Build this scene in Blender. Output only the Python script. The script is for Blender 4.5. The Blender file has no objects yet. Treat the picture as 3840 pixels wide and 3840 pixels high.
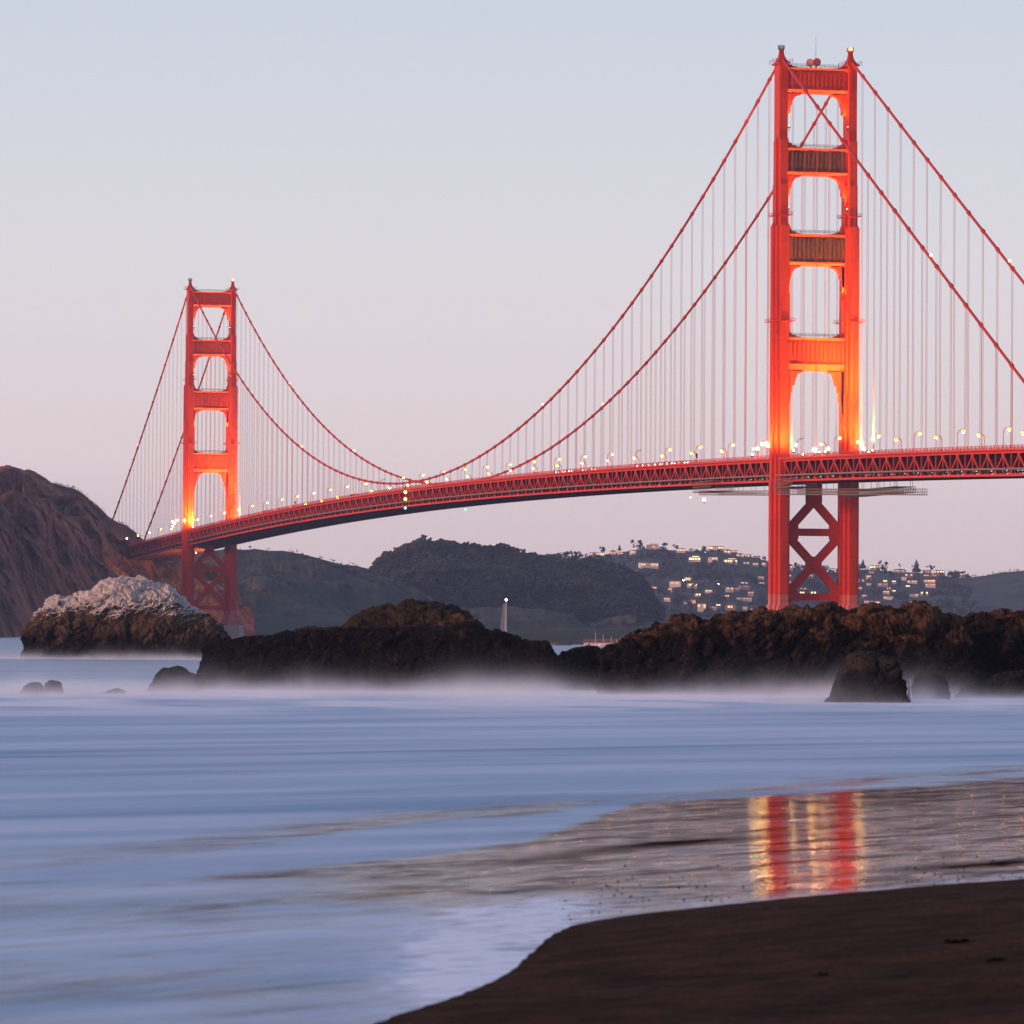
import bpy, bmesh, math, random
import numpy as np
from mathutils import Vector, Matrix
R_ = math.radians
random.seed(7); rng = np.random.default_rng(7)
sc = bpy.context.scene
col = sc.collection

# ------------------------------------------------------------------ camera
CAM = np.array([-551.834, -1763.271, 4.9315])
FW = np.array([0.23898124, 0.97071388, 0.02454644])
RT = np.array([0.97095162, -0.23919606, 0.00618081])
UP = np.array([-0.01187121, -0.02235631, 0.99967958])
FPX = 18258.5                                   # focal length in pixels of the 3840 px photograph
cd = bpy.data.cameras.new('camera'); cam = bpy.data.objects.new('camera', cd); col.objects.link(cam)
cam.matrix_world = Matrix(((RT[0], UP[0], -FW[0], CAM[0]), (RT[1], UP[1], -FW[1], CAM[1]), (RT[2], UP[2], -FW[2], CAM[2]), (0, 0, 0, 1)))
cd.sensor_width = 36; cd.lens = 36 * FPX / 3840
cd.clip_start = 1; cd.clip_end = 60000
cd.dof.use_dof = True; cd.dof.focus_distance = 1500; cd.dof.aperture_fstop = 3.2
sc.camera = cam

# ------------------------------------------------------------------ exposure, world, sun
sc.view_settings.view_transform = 'Standard'; sc.view_settings.look = 'None'
sc.view_settings.exposure = 0.0; sc.view_settings.gamma = 1.0
sc.cycles.use_denoising = True
sc.cycles.max_bounces = 5; sc.cycles.diffuse_bounces = 2; sc.cycles.glossy_bounces = 3
sc.cycles.volume_bounces = 1; sc.cycles.volume_step_rate = 1.0; sc.cycles.volume_max_steps = 64; sc.cycles.transparent_max_bounces = 8
sc.cycles.sample_clamp_indirect = 6.0
SUN_DIR = Vector((-1.0, -0.30, 0.16)).normalized()   # towards the afterglow in the west
w = bpy.data.worlds.new('World'); sc.world = w; w.use_nodes = True
nt = w.node_tree; nt.nodes.clear()
def wn(t, **k):
    n = nt.nodes.new(t)
    for a, b in k.items(): setattr(n, a, b)
    return n
out = wn('ShaderNodeOutputWorld'); add = wn('ShaderNodeAddShader')
b1 = wn('ShaderNodeBackground'); b2 = wn('ShaderNodeBackground')
sky = wn('ShaderNodeTexSky', sky_type='NISHITA'); sky.sun_disc = False
sky.sun_elevation = R_(1.5); sky.sun_rotation = math.atan2(SUN_DIR.x, SUN_DIR.y)
sky.dust_density = 2.0; sky.ozone_density = 3.0
b1.inputs['Strength'].default_value = 0.05
tc = wn('ShaderNodeTexCoord'); sep = wn('ShaderNodeSeparateXYZ'); ramp = wn('ShaderNodeValToRGB')
nt.links.new(tc.outputs['Generated'], sep.inputs[0]); nt.links.new(sep.outputs['Z'], ramp.inputs[0])
els = ramp.color_ramp.elements
stops = [(0.0, (.730, .550, .560)), (.035, (.790, .672, .680)), (.075, (.735, .700, .735)), (.125, (.610, .650, .735)), (.3, (.36, .45, .66)), (1.0, (.20, .30, .54))]
els[0].position, els[0].color = stops[0][0], (*stops[0][1], 1)
els[1].position, els[1].color = stops[-1][0], (*stops[-1][1], 1)
for p_, c_ in stops[1:-1]:
    e = els.new(p_); e.color = (*c_, 1)
# afterglow: a warm lobe low in the west
vm = wn('ShaderNodeVectorMath', operation='DOT_PRODUCT'); vm.inputs[1].default_value = SUN_DIR
nt.links.new(tc.outputs['Generated'], vm.inputs[0])
pw = wn('ShaderNodeMath', operation='POWER'); pw.inputs[1].default_value = 4.0
mx0 = wn('ShaderNodeMath', operation='MAXIMUM'); mx0.inputs[1].default_value = 0.0
nt.links.new(vm.outputs['Value'], mx0.inputs[0]); nt.links.new(mx0.outputs[0], pw.inputs[0])
glow = wn('ShaderNodeMix', data_type='RGBA', blend_type='ADD'); glow.inputs['B'].default_value = (1.0, .50, .30, 1)
nt.links.new(pw.outputs[0], glow.inputs['Factor']); nt.links.new(ramp.outputs[0], glow.inputs['A'])
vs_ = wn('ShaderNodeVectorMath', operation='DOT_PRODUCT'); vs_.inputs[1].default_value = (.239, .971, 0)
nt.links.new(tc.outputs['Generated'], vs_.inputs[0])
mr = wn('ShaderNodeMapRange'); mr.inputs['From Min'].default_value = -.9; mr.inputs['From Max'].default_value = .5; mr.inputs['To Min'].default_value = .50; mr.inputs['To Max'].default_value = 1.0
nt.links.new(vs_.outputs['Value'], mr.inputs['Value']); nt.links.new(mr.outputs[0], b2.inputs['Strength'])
nt.links.new(glow.outputs['Result'], b2.inputs['Color'])
nt.links.new(sky.outputs[0], b1.inputs['Color'])
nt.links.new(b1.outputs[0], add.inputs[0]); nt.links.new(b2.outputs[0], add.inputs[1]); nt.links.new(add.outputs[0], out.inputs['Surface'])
sd = bpy.data.lights.new('sun', 'SUN'); so = bpy.data.objects.new('sun', sd); col.objects.link(so)
sd.energy = 2.9; sd.angle = R_(14); sd.color = (1.0, .54, .36)
so.rotation_euler = (-SUN_DIR).to_track_quat('-Z', 'Y').to_euler()

# ------------------------------------------------------------------ pixel <-> place helpers (3840 px photograph)
def ray(px, py):
    px = np.asarray(px, float)[..., None]; py = np.asarray(py, float)[..., None]
    return FW + RT * (px - 1920) / FPX - UP * (py - 1920) / FPX
def unproj(px, py, d): return CAM + ray(px, py) * np.asarray(d, float)[..., None]
def ground(px, py, z=0.0):
    r = ray(px, py); return CAM + r * ((z - CAM[2]) / r[..., 2])[..., None]
def proj(P):
    d = np.asarray(P, float) - CAM; z = d @ FW
    return 1920 + FPX * (d @ RT) / z, 1920 - FPX * (d @ UP) / z, z
def gdist(px, py): return float((ground(px, py) - CAM) @ FW)
FH = FW.copy(); FH[2] = 0; FH /= np.linalg.norm(FH); RH = np.array([FH[1], -FH[0], 0])   # level forward and right
def plan(r, d, z=0.0): return np.stack([CAM[0] + RH[0] * r + FH[0] * d, CAM[1] + RH[1] * r + FH[1] * d, np.broadcast_to(z, np.shape(r))], -1)

# ------------------------------------------------------------------ noise in numpy
def _h(ix, iy, iz, s=0):
    n = (ix.astype(np.int64) * 374761393 + iy.astype(np.int64) * 668265263 + iz.astype(np.int64) * 2147483647 + s * 974711) & 0xffffffff
    n = ((n ^ (n >> 13)) * 1274126177) & 0xffffffff
    n = ((n ^ (n >> 16)) * 2246822519) & 0xffffffff
    return ((n ^ (n >> 15)) & 0xffffff) / float(0xffffff)
def vnoise(p, s=0):
    i = np.floor(p).astype(np.int64); f = p - i; f = f * f * f * (f * (f * 6 - 15) + 10)
    v = 0
    for a in (0, 1):
        for b in (0, 1):
            for c in (0, 1):
                wgt = (f[..., 0] if a else 1 - f[..., 0]) * (f[..., 1] if b else 1 - f[..., 1]) * (f[..., 2] if c else 1 - f[..., 2])
                v = v + wgt * _h(i[..., 0] + a, i[..., 1] + b, i[..., 2] + c, s)
    return v * 2 - 1
def fbm(p, octv=4, s=0, gain=.5, lac=2.03):
    v = 0; a = 1
    for k in range(octv):
        v = v + a * vnoise(p, s + k); p = p * lac; a *= gain
    return v
def ridged(p, octv=4, s=0, gain=.5):
    v = 0; a = 1
    for k in range(octv):
        v = v + a * (1 - np.abs(vnoise(p, s + k)) * 2); p = p * 2.1; a *= gain
    return v
def cell(p, s=0):
    i = np.floor(p).astype(np.int64); f1 = np.full(p.shape[:-1], 9.0); f2 = f1.copy(); rid = f1 * 0; off = p * 0
    for a in (-1, 0, 1):
        for b in (-1, 0, 1):
            for c in (-1, 0, 1):
                j = i + np.array([a, b, c])
                q = np.stack([_h(j[..., 0], j[..., 1], j[..., 2], s + 1), _h(j[..., 0], j[..., 1], j[..., 2], s + 2), _h(j[..., 0], j[..., 1], j[..., 2], s + 3)], -1) + j
                d = np.sqrt(((q - p) ** 2).sum(-1))
                f2 = np.minimum(f2, np.maximum(d, f1)); nw = d < f1; rid = np.where(nw, _h(j[..., 0], j[..., 1], j[..., 2], s + 4), rid); off = np.where(nw[..., None], p - q, off); f1 = np.minimum(f1, d)
    a1 = rid * 6.2832 * 7.3; a2 = np.arccos(np.clip(2 * ((rid * 91.7) % 1) - 1, -1, 1)); dr = np.stack([np.cos(a1) * np.sin(a2), np.sin(a1) * np.sin(a2), np.cos(a2)], -1)
    return f1, f2, rid, (off * dr).sum(-1)

# ------------------------------------------------------------------ mesh helpers
def link(name, me, m=None, parent=None):
    o = bpy.data.objects.new(name, me); col.objects.link(o)
    if m is not None and me is not None: me.materials.append(m)
    if parent is not None: o.parent = parent
    return o
def mesh_np(name, V, F, smooth=False):
    V = np.asarray(V, np.float32).reshape(-1, 3); F = np.asarray(F, np.int32); k = F.shape[1]
    me = bpy.data.meshes.new(name)
    me.vertices.add(len(V)); me.vertices.foreach_set('co', V.ravel())
    me.loops.add(F.size); me.loops.foreach_set('vertex_index', F.ravel())
    me.polygons.add(len(F)); me.polygons.foreach_set('loop_start', np.arange(0, F.size, k, dtype=np.int32))
    me.polygons.foreach_set('use_smooth', np.full(len(F), smooth))
    me.update(); me.validate(); return me
def grid_faces(n, m, close=False):
    i, j = np.meshgrid(np.arange(n - 1), np.arange(m if close else m - 1), indexing='ij'); i = i.ravel(); j = j.ravel(); j2 = (j + 1) % m
    return np.stack([i * m + j, i * m + j2, (i + 1) * m + j2, (i + 1) * m + j], -1)
class MB:
    def __init__(s): s.v = []; s.f = []
    def add(s, vs, fs):
        o = len(s.v); s.v.extend([tuple(map(float, v)) for v in vs]); s.f.extend([tuple(o + i for i in f) for f in fs]); return s
    def box(s, x0, x1, y0, y1, z0, z1):
        return s.add([(x0, y0, z0), (x1, y0, z0), (x1, y1, z0), (x0, y1, z0), (x0, y0, z1), (x1, y0, z1), (x1, y1, z1), (x0, y1, z1)],
                     [(0, 3, 2, 1), (4, 5, 6, 7), (0, 1, 5, 4), (1, 2, 6, 5), (2, 3, 7, 6), (3, 0, 4, 7)])
    def bar(s, a, b, w, h=None, side=None):
        a = Vector(a); b = Vector(b); h = w if h is None else h
        d = (b - a).normalized(); q = Vector(side) if side else (Vector((0, 0, 1)) if abs(d.z) < .95 else Vector((1, 0, 0)))
        x = d.cross(q).normalized(); y = x.cross(d).normalized()
        vs = []
        for p in (a, b):
            for sx, sy in ((-1, -1), (1, -1), (1, 1), (-1, 1)): vs.append(p + x * sx * w / 2 + y * sy * h / 2)
        return s.add(vs, [(0, 3, 2, 1), (4, 5, 6, 7), (0, 1, 5, 4), (1, 2, 6, 5), (2, 3, 7, 6), (3, 0, 4, 7)])
    def prism(s, poly, y0, y1, axis='y'):
        n = len(poly); mk = {'y': lambda p, t: (p[0], t, p[1]), 'x': lambda p, t: (t, p[0], p[1]), 'z': lambda p, t: (p[0], p[1], t)}[axis]
        return s.add([mk(p, y0) for p in poly] + [mk(p, y1) for p in poly],
                     [tuple(range(n)), tuple(range(2 * n - 1, n - 1, -1))] + [(i, n + i, n + (i + 1) % n, (i + 1) % n) for i in range(n)])
    def tube(s, pts, rad, n=8, cap=True):
        pts = [Vector(p) for p in pts]; rr = rad if hasattr(rad, '__len__') else [rad] * len(pts); vs = []
        for i, p in enumerate(pts):
            d = (pts[min(i + 1, len(pts) - 1)] - pts[max(i - 1, 0)]).normalized()
            q = Vector((1, 0, 0)) if abs(d.x) < .9 else Vector((0, 1, 0))
            x = d.cross(q).normalized(); y = x.cross(d)
            for k in range(n):
                a = 2 * math.pi * k / n; vs.append(p + (x * math.cos(a) + y * math.sin(a)) * rr[i])
        fs = [(i * n + k, i * n + (k + 1) % n, (i + 1) * n + (k + 1) % n, (i + 1) * n + k) for i in range(len(pts) - 1) for k in range(n)]
        if cap: fs += [tuple(range(n - 1, -1, -1)), tuple(range((len(pts) - 1) * n, len(pts) * n))]
        return s.add(vs, fs)
    def ball(s, c, r, n=8, m=6, sz=1.0):
        vs = [(c[0], c[1], c[2] - r * sz)]; fs = []
        for i in range(1, m):
            t = math.pi * i / m
            for k in range(n):
                a = 2 * math.pi * k / n; vs.append((c[0] + r * math.sin(t) * math.cos(a), c[1] + r * math.sin(t) * math.sin(a), c[2] - r * sz * math.cos(t)))
        vs.append((c[0], c[1], c[2] + r * sz)); L = len(vs) - 1
        for k in range(n):
            fs.append((0, 1 + (k + 1) % n, 1 + k)); fs.append((L, L - n + k, L - n + (k + 1) % n))
            for i in range(m - 2): a = 1 + i * n; fs.append((a + k, a + (k + 1) % n, a + n + (k + 1) % n, a + n + k))
        return s.add(vs, fs)
    def build(s, name, m=None, parent=None, smooth=False):
        me = bpy.data.meshes.new(name); me.from_pydata(s.v, [], s.f); me.update()
        if smooth: me.polygons.foreach_set('use_smooth', [True] * len(me.polygons))
        return link(name, me, m, parent)
def empty(name, loc=(0, 0, 0), rz=0, parent=None):
    o = bpy.data.objects.new(name, None); col.objects.link(o); o.location = loc; o.rotation_euler.z = rz
    if parent: o.parent = parent
    return o
def tag(o, label=None, cat=None, group=None, kind=None):
    for k, v in (('label', label), ('category', cat), ('group', group), ('kind', kind)):
        if v: o[k] = v
    return o
def children(o): return list(o.children)
def copy_tree(o, parent=None):
    c = o.copy(); col.objects.link(c); c.parent = parent
    for ch in children(o): copy_tree(ch, c)
    return c

# ------------------------------------------------------------------ materials
class NT:
    def __init__(s, m): s.t = m.node_tree; s.b = s.t.nodes['Principled BSDF']; s.o = s.t.nodes['Material Output']
    def n(s, t, ins=None, **k):
        x = s.t.nodes.new(t)
        for a, b in k.items(): setattr(x, a, b)
        for a, b in (ins or {}).items():
            if isinstance(b, bpy.types.NodeSocket): s.t.links.new(b, x.inputs[a])
            else: x.inputs[a].default_value = b
        return x
    def l(s, a, b): s.t.links.new(a, b)
    def pos(s, scale=(1, 1, 1), rz=0.0):
        v = s.n('ShaderNodeNewGeometry').outputs['Position']
        if rz: v = s.n('ShaderNodeVectorRotate', {'Vector': v, 'Angle': -rz}, rotation_type='Z_AXIS').outputs[0]
        mp = s.n('ShaderNodeMapping', {'Vector': v}); mp.inputs['Scale'].default_value = scale; return mp.outputs[0]
    def noise(s, vec, scale, detail=4, rough=.55, dist=0.0):
        return s.n('ShaderNodeTexNoise', {'Vector': vec, 'Scale': scale, 'Detail': detail, 'Roughness': rough, 'Distortion': dist}).outputs['Fac']
    def ramp(s, fac, stops, interp='LINEAR'):
        r = s.n('ShaderNodeValToRGB', {0: fac}); e = r.color_ramp.elements; r.color_ramp.interpolation = interp
        def c4(c): return (*c, 1) if hasattr(c, '__len__') else (c, c, c, 1)
        e[0].position, e[0].color = stops[0][0], c4(stops[0][1]); e[1].position, e[1].color = stops[-1][0], c4(stops[-1][1])
        for p, c in stops[1:-1]: e.new(p).color = c4(c)
        return r.outputs[0]
    def mix(s, f, a, b, blend='MIX'):
        x = s.n('ShaderNodeMix', data_type='RGBA', blend_type=blend)
        for k, v in (('Factor', f), ('A', a), ('B', b)):
            i = [q for q in x.inputs if q.name == k and (q.type == 'RGBA' or k == 'Factor')][0]
            if isinstance(v, bpy.types.NodeSocket): s.l(v, i)
            else: i.default_value = (*v, 1) if hasattr(v, '__len__') else v
        return [q for q in x.outputs if q.type == 'RGBA'][0]
    def math(s, op, a, b=0.0, clamp=False):
        x = s.n('ShaderNodeMath', operation=op, use_clamp=clamp)
        for i, v in ((0, a), (1, b)):
            if isinstance(v, bpy.types.NodeSocket): s.l(v, x.inputs[i])
            else: x.inputs[i].default_value = v
        return x.outputs[0]
    def bump(s, h, strength, dist=1.0):
        b = s.n('ShaderNodeBump', {'Height': h, 'Strength': strength, 'Distance': dist}); s.l(b.outputs[0], s.b.inputs['Normal']); return b
    def color(s, v):
        if isinstance(v, bpy.types.NodeSocket): s.l(v, s.b.inputs['Base Color'])
        else: s.b.inputs['Base Color'].default_value = (*v, 1)
def mat(name, color=(.5, .5, .5), rough=.6, metal=0.0, var=0.0, vscale=1.0, spec=.5):
    m = bpy.data.materials.new(name); m.use_nodes = True; t = NT(m)
    t.b.inputs['Roughness'].default_value = rough; t.b.inputs['Metallic'].default_value = metal; t.b.inputs['Specular IOR Level'].default_value = spec
    if var:
        f = t.noise(t.pos(), vscale, 5, .6)
        t.color(t.mix(f, tuple(c * (1 - var) for c in color), tuple(min(1, c * (1 + var)) for c in color)))
    else: t.color(color)
    return m
def emit(name, color, strength):
    m = bpy.data.materials.new(name); m.use_nodes = True; t = NT(m)
    t.color(color); t.b.inputs['Emission Color'].default_value = (*color, 1); t.b.inputs['Emission Strength'].default_value = strength
    return m
ORANGE = (.67, .042, .012)
def steel(name, c, seams=True, dirt=.36):
    m = bpy.data.materials.new(name); m.use_nodes = True; t = NT(m)
    f = t.noise(t.pos((1, 1, .12)), .8, 5, .65); g = t.noise(t.pos(), .09, 3, .5)
    a = t.mix(f, tuple(x * (1 - dirt) for x in c), tuple(min(1, x * (1 + dirt * .6)) for x in c))
    a = t.mix(t.ramp(g, [(.35, 0.0), (.7, .45)]), a, (c[0] * .72, c[1] * .8, c[2] * .9))
    if seams:
        pl = t.n('ShaderNodeTexWhiteNoise', {'Vector': t.n('ShaderNodeVectorMath', {0: t.pos((.55, .55, .145))}, operation='FLOOR').outputs[0]}).outputs['Value']
        a = t.mix(t.ramp(pl, [(.0, .42), (.55, 0.0)]), a, tuple(x * .62 for x in c))
        sp = t.n('ShaderNodeSeparateXYZ', {0: t.pos()}); z = t.math('FRACT', t.math('DIVIDE', sp.outputs['Z'], 3.4))
        ln = t.math('LESS_THAN', z, .035)
        a = t.mix(t.math('MULTIPLY', ln, .55), a, tuple(x * .45 for x in c))
    t.color(a); t.b.inputs['Roughness'].default_value = .6; t.b.inputs['Specular IOR Level'].default_value = .12
    return m
M = {}
M['orange'] = steel('international_orange_paint', ORANGE)
M['rope'] = mat('orange_wire_rope', (.62, .13, .11), .7, 0, .1, 1, .05)
M['orange_truss'] = steel('orange_truss_paint', (.76, .058, .034), False)
M['orange_cable'] = steel('orange_cable_paint', (.58, .042, .025), False, .35)
M['orange_faded'] = steel('faded_orange_primer', (.62, .15, .12), True, .15)
M['orange_dark'] = steel('dark_orange_steel', (.075, .011, .009), False)  # much darker orange for the underframe, tower-top railings and sign boards
m = bpy.data.materials.new('stripped_panel_paint'); m.use_nodes = True; t = NT(m)
f = t.noise(t.pos((1, 1, .3)), 1.2, 6, .7, .6)
t.color(t.ramp(f, [(.3, (.03, .012, .006)), (.5, (.14, .03, .012)), (.7, (.34, .035, .016))])); t.b.inputs['Roughness'].default_value = .8; M['stripped'] = m
M['dark_steel'] = mat('dark_galvanised_steel', (.10, .075, .06), .6, .2, .3, 2)
M['scaffold'] = mat('weathered_scaffold_steel', (.22, .15, .11), .7, .1, .4, 1.5)
M['asphalt'] = mat('asphalt', (.05, .05, .052), .9, 0, .3, 1)
M['lens'] = emit('sodium_lamp_glow', (1.0, .48, .10), 160)
M['halo_glow'] = emit('lamp_halo_glow', (1.0, .42, .07), 2.4)  # orange glow added around each bulb as its halo, not a lamp part
M['flood_lens'] = emit('floodlight_glow', (1.0, .54, .12), 130)
M['white_lens'] = emit('white_lamp_glow', (1.0, .86, .66), 9)
M['beacon'] = emit('red_beacon_glow', (1.0, .34, .20), 4.5)
M['green_lens'] = emit('green_navigation_glow', (.12, .95, .62), 5)
M['amber_lens'] = emit('amber_navigation_glow', (1.0, .62, .10), 9)
M['red_lens'] = emit('red_work_light_glow', (1.0, .22, .12), 16)
M['head_lens'] = emit('headlight_glow', (1.0, .93, .82), 30)
M['blue_sign'] = mat('blue_sign_paint', (.03, .10, .42), .4)
M['white_paint'] = mat('white_vehicle_paint', (.80, .78, .76), .35, 0, .05, 1)
M['grey_paint'] = mat('grey_vehicle_paint', (.30, .31, .33), .35, .3)
M['dark_paint'] = mat('dark_blue_vehicle_paint', (.03, .05, .11), .35, .2)
M['tyre'] = mat('tyre_rubber', (.02, .02, .02), .9)
M['dark_glass'] = mat('dark_glass', (.02, .025, .03), .1)
M['dish'] = mat('red_dish_paint', (.42, .05, .05), .5, 0, .2, 1)
M['concrete'] = mat('pier_concrete', (.36, .25, .23), .85, 0, .25, .15)

# ================================================================== SETTING
# ---- shoreline, in level camera plan coordinates (r to the right, d ahead), read off the photo at water level
SH_PX = [(-400, 4500), (690 * 1.9876, 3900), (1400, 3830), (1640, 3765), (1830, 3700), (1960, 3610), (2030, 3545), (2090, 3478), (2300, 3440), (2600, 3405), (3000, 3365), (3400, 3330), (3840, 3300), (4400, 3262), (5600, 3200)]
SH = np.array([[(ground(x, y) - CAM) @ RH, (ground(x, y) - CAM) @ FH] for x, y in SH_PX[1:]])
_k = np.linspace(0, len(SH) - 1, 60); SH = np.stack([np.interp(_k, np.arange(len(SH)), SH[:, q]) for q in (0, 1)], -1); 
for _ in range(9): SH[1:-1] = (SH[:-2] + 2 * SH[1:-1] + SH[2:]) / 4
SH = np.vstack([[-12.0, -40.0], [-8.5, 20.0], SH, [90, 260]])
def shore_sd(r, d):
    """signed distance to the shoreline, positive inland (to the right of / before it)"""
    P = np.stack([r, d], -1); best = np.full(np.shape(r), 1e9); sg = np.zeros(np.shape(r))
    for a, b in zip(SH[:-1], SH[1:]):
        ab = b - a; tt = np.clip(((P - a) @ ab) / (ab @ ab), 0, 1); q = a + tt[..., None] * ab
        dd = np.sqrt(((P - q) ** 2).sum(-1)); cr = ab[0] * (P[..., 1] - a[1]) - ab[1] * (P[..., 0] - a[0])
        u = dd < best; best = np.where(u, dd, best); sg = np.where(u, np.where(cr < 0, 1.0, -1.0), sg)
    return best * sg
# ---- beach
def beach_z(r, d):
    s = shore_sd(r, d); P = np.stack([r, d, np.zeros_like(r)], -1)
    n = fbm(P * .35, 4, 11) * .035 + fbm(P * 2.2, 3, 19) * .012
    z = np.where(s > 0, .10 * s ** 0.5 * .5 + .06 * s + .0012 * s * s, s * .06)
    return np.minimum(z, 3.2 + .01 * s) + n * np.clip(s / 3 + .15, 0, 1)
nr, nd = 360, 620
rr = np.linspace(-1, 1, nr); rr = np.sign(rr) * np.abs(rr) ** 1.5 * 95
dd_ = -25 + 300 * np.linspace(0, 1, nd) ** 1.5
Rg, Dg = np.meshgrid(rr, dd_, indexing='ij')
me = mesh_np('beach', plan(Rg, Dg, beach_z(Rg, Dg)), grid_faces(nr, nd), True)
m = bpy.data.materials.new('damp_beach_sand'); m.use_nodes = True; t = NT(m)
f = t.noise(t.pos(), .8, 6, .62); g = t.noise(t.pos(), 9, 6, .75)
c = t.mix(t.ramp(f, [(.34, 0.0), (.64, 1.0)]), (.016, .0066, .0034), (.072, .0300, .0150)); c = t.mix(t.ramp(g, [(.46, 0.0), (.60, .9)]), c, (.010, .0046, .0028))
t.color(c); t.b.inputs['Roughness'].default_value = .9; t.b.inputs['Specular IOR Level'].default_value = .02
t.bump(t.math('ADD', t.math('MULTIPLY', f, 1.0), t.math('MULTIPLY', g, .12)), .6, .12)
beach = link('beach', me, m); tag(beach, 'dark brown sloping beach sand at the water edge', kind='structure')

# ---- sea: one sheet to the horizon with an attribute for how far the foam and milky surf cover it
na, nl = 520, 760
az = np.linspace(-1, 1, na); az = np.sign(az) * (np.abs(az) ** 1.7) * R_(62)
ld = np.concatenate([np.geomspace(18, 420, 600), np.geomspace(425, 30000, nl - 600)])
A, D = np.meshgrid(az, ld, indexing='ij'); rS = D * np.tan(A); dS = D
SP = plan(rS, dS, 0.0)
px, py, _ = proj(SP)
def st(a, b, x): q = np.clip((x - a) / (b - a), 0, 1); return q * q * (3 - 2 * q)
def curve(xs, pts): pts = np.array(pts, float) * 1.9876; return np.interp(xs, pts[:, 0], pts[:, 1])
openw = st(430, 620, dS + fbm(np.stack([rS * .02, dS * .02, rS * 0], -1), 3, 77) * 60)
surf = np.exp(-((py / 1.9876 - 1322) / 24.0) ** 2) * np.clip(.55 + .8 * fbm(np.stack([rS * .10, dS * .06, rS * 0], -1), 4, 91), 0, 1)
P3 = np.stack([rS * .05, dS * .05, np.zeros_like(rS)], -1)
wob = fbm(P3 * 1.0, 4, 3) * 14 + fbm(P3 * 5, 3, 5) * 7
# far lip of the mirror film, far edge of the thin band in the middle of the swash, lip of the lower tongue of foam
top = curve(px, [(-2000, 1700), (0, 1611), (300, 1585), (700, 1545), (1000, 1519), (1200, 1502), (1400, 1483), (1932, 1440), (4000, 1290)])
mid1 = curve(px, [(-2000, 1730), (0, 1636), (300, 1612), (700, 1562), (1000, 1536), (1200, 1505), (4000, 1300)])
mid2 = curve(px, [(-2000, 1790), (0, 1672), (300, 1664), (550, 1642), (800, 1616), (1000, 1590), (1100, 1560), (1200, 1520), (4000, 1310)])
low = curve(px, [(-2000, 1880), (0, 1735), (250, 1712), (500, 1690), (640, 1700), (760, 1705), (900, 1730), (1000, 1762), (1050, 1790), (4000, 2900)])
milk = 1 - st(-40, 50, py - top + wob * .8)
milk = np.maximum(milk, st(-20, 20, py - mid1 + wob * .6) * (1 - st(-25, 10, py - mid2 + wob * .8)) * .92)
inlow = st(-60, 90, py - low + wob * 2.2) 
milk = np.maximum(milk, inlow * (.78 + .22 * fbm(P3 * 3.0 * np.array([.35, 1, 1]), 4, 31)))
milk = np.maximum(milk, .66 * (1 - st(500, 1900, px))); milk = np.clip(milk, 0, 1)
ssd = shore_sd(rS, dS) + fbm(P3 * 4, 3, 66) * 1.2; foam = (np.exp(-((ssd + 1.6) / 2.6) ** 2) * st(1150, 1700, px) * (1 - st(2000, 2600, px)) + .55 * np.exp(-((ssd + 1.0) / 1.1) ** 2) * st(2100, 2700, px))
me = mesh_np('sea', SP, grid_faces(na, nl), True)
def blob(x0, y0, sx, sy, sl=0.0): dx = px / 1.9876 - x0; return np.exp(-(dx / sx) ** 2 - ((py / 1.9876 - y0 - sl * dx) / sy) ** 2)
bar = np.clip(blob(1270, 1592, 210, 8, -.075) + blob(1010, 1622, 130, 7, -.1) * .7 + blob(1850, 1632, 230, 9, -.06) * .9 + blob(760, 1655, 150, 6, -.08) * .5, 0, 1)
for nm, arr in (('milk', milk), ('foam', foam), ('bar', bar), ('open', openw), ('surf', surf)):
    at = me.attributes.new(nm, 'FLOAT', 'POINT'); at.data.foreach_set('value', np.ascontiguousarray(arr, np.float32).ravel())
m = bpy.data.materials.new('smooth_milky_sea_water'); m.use_nodes = True; t = NT(m)
amk = t.n('ShaderNodeAttribute', attribute_name='milk').outputs['Fac']; afo = t.n('ShaderNodeAttribute', attribute_name='foam').outputs['Fac']
yaw = math.atan2(FH[0], FH[1])
aba = t.n('ShaderNodeAttribute', attribute_name='bar').outputs['Fac']
aop = t.n('ShaderNodeAttribute', attribute_name='open').outputs['Fac']; asf = t.n('ShaderNodeAttribute', attribute_name='surf').outputs['Fac']
ps = t.pos((.14, 1.0, 1), -yaw + R_(44)); pq = t.pos((.24, 1, 1), -yaw + R_(58)); p1 = t.pos((.45, 1, 1), -yaw + R_(50))
str1 = t.noise(ps, .035, 5, .55, .8); str2 = t.noise(ps, .16, 4, .5, .6); brk = t.noise(pq, .55, 7, .70, .6); fine = t.noise(p1, 3.2, 5, .62, .4); rip = t.noise(pq, 2.4, 4, .6, .4)
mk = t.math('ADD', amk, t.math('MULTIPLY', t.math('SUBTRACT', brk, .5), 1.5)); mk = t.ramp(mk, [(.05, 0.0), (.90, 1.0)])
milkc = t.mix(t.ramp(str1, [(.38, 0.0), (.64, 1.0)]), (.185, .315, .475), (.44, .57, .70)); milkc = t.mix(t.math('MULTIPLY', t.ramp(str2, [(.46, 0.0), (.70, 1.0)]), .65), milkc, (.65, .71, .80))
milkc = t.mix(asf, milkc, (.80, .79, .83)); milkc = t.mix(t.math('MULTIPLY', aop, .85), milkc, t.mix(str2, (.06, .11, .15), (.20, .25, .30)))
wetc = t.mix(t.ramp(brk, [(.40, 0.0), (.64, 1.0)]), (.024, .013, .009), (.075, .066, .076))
c = t.mix(mk, wetc, milkc)
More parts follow.
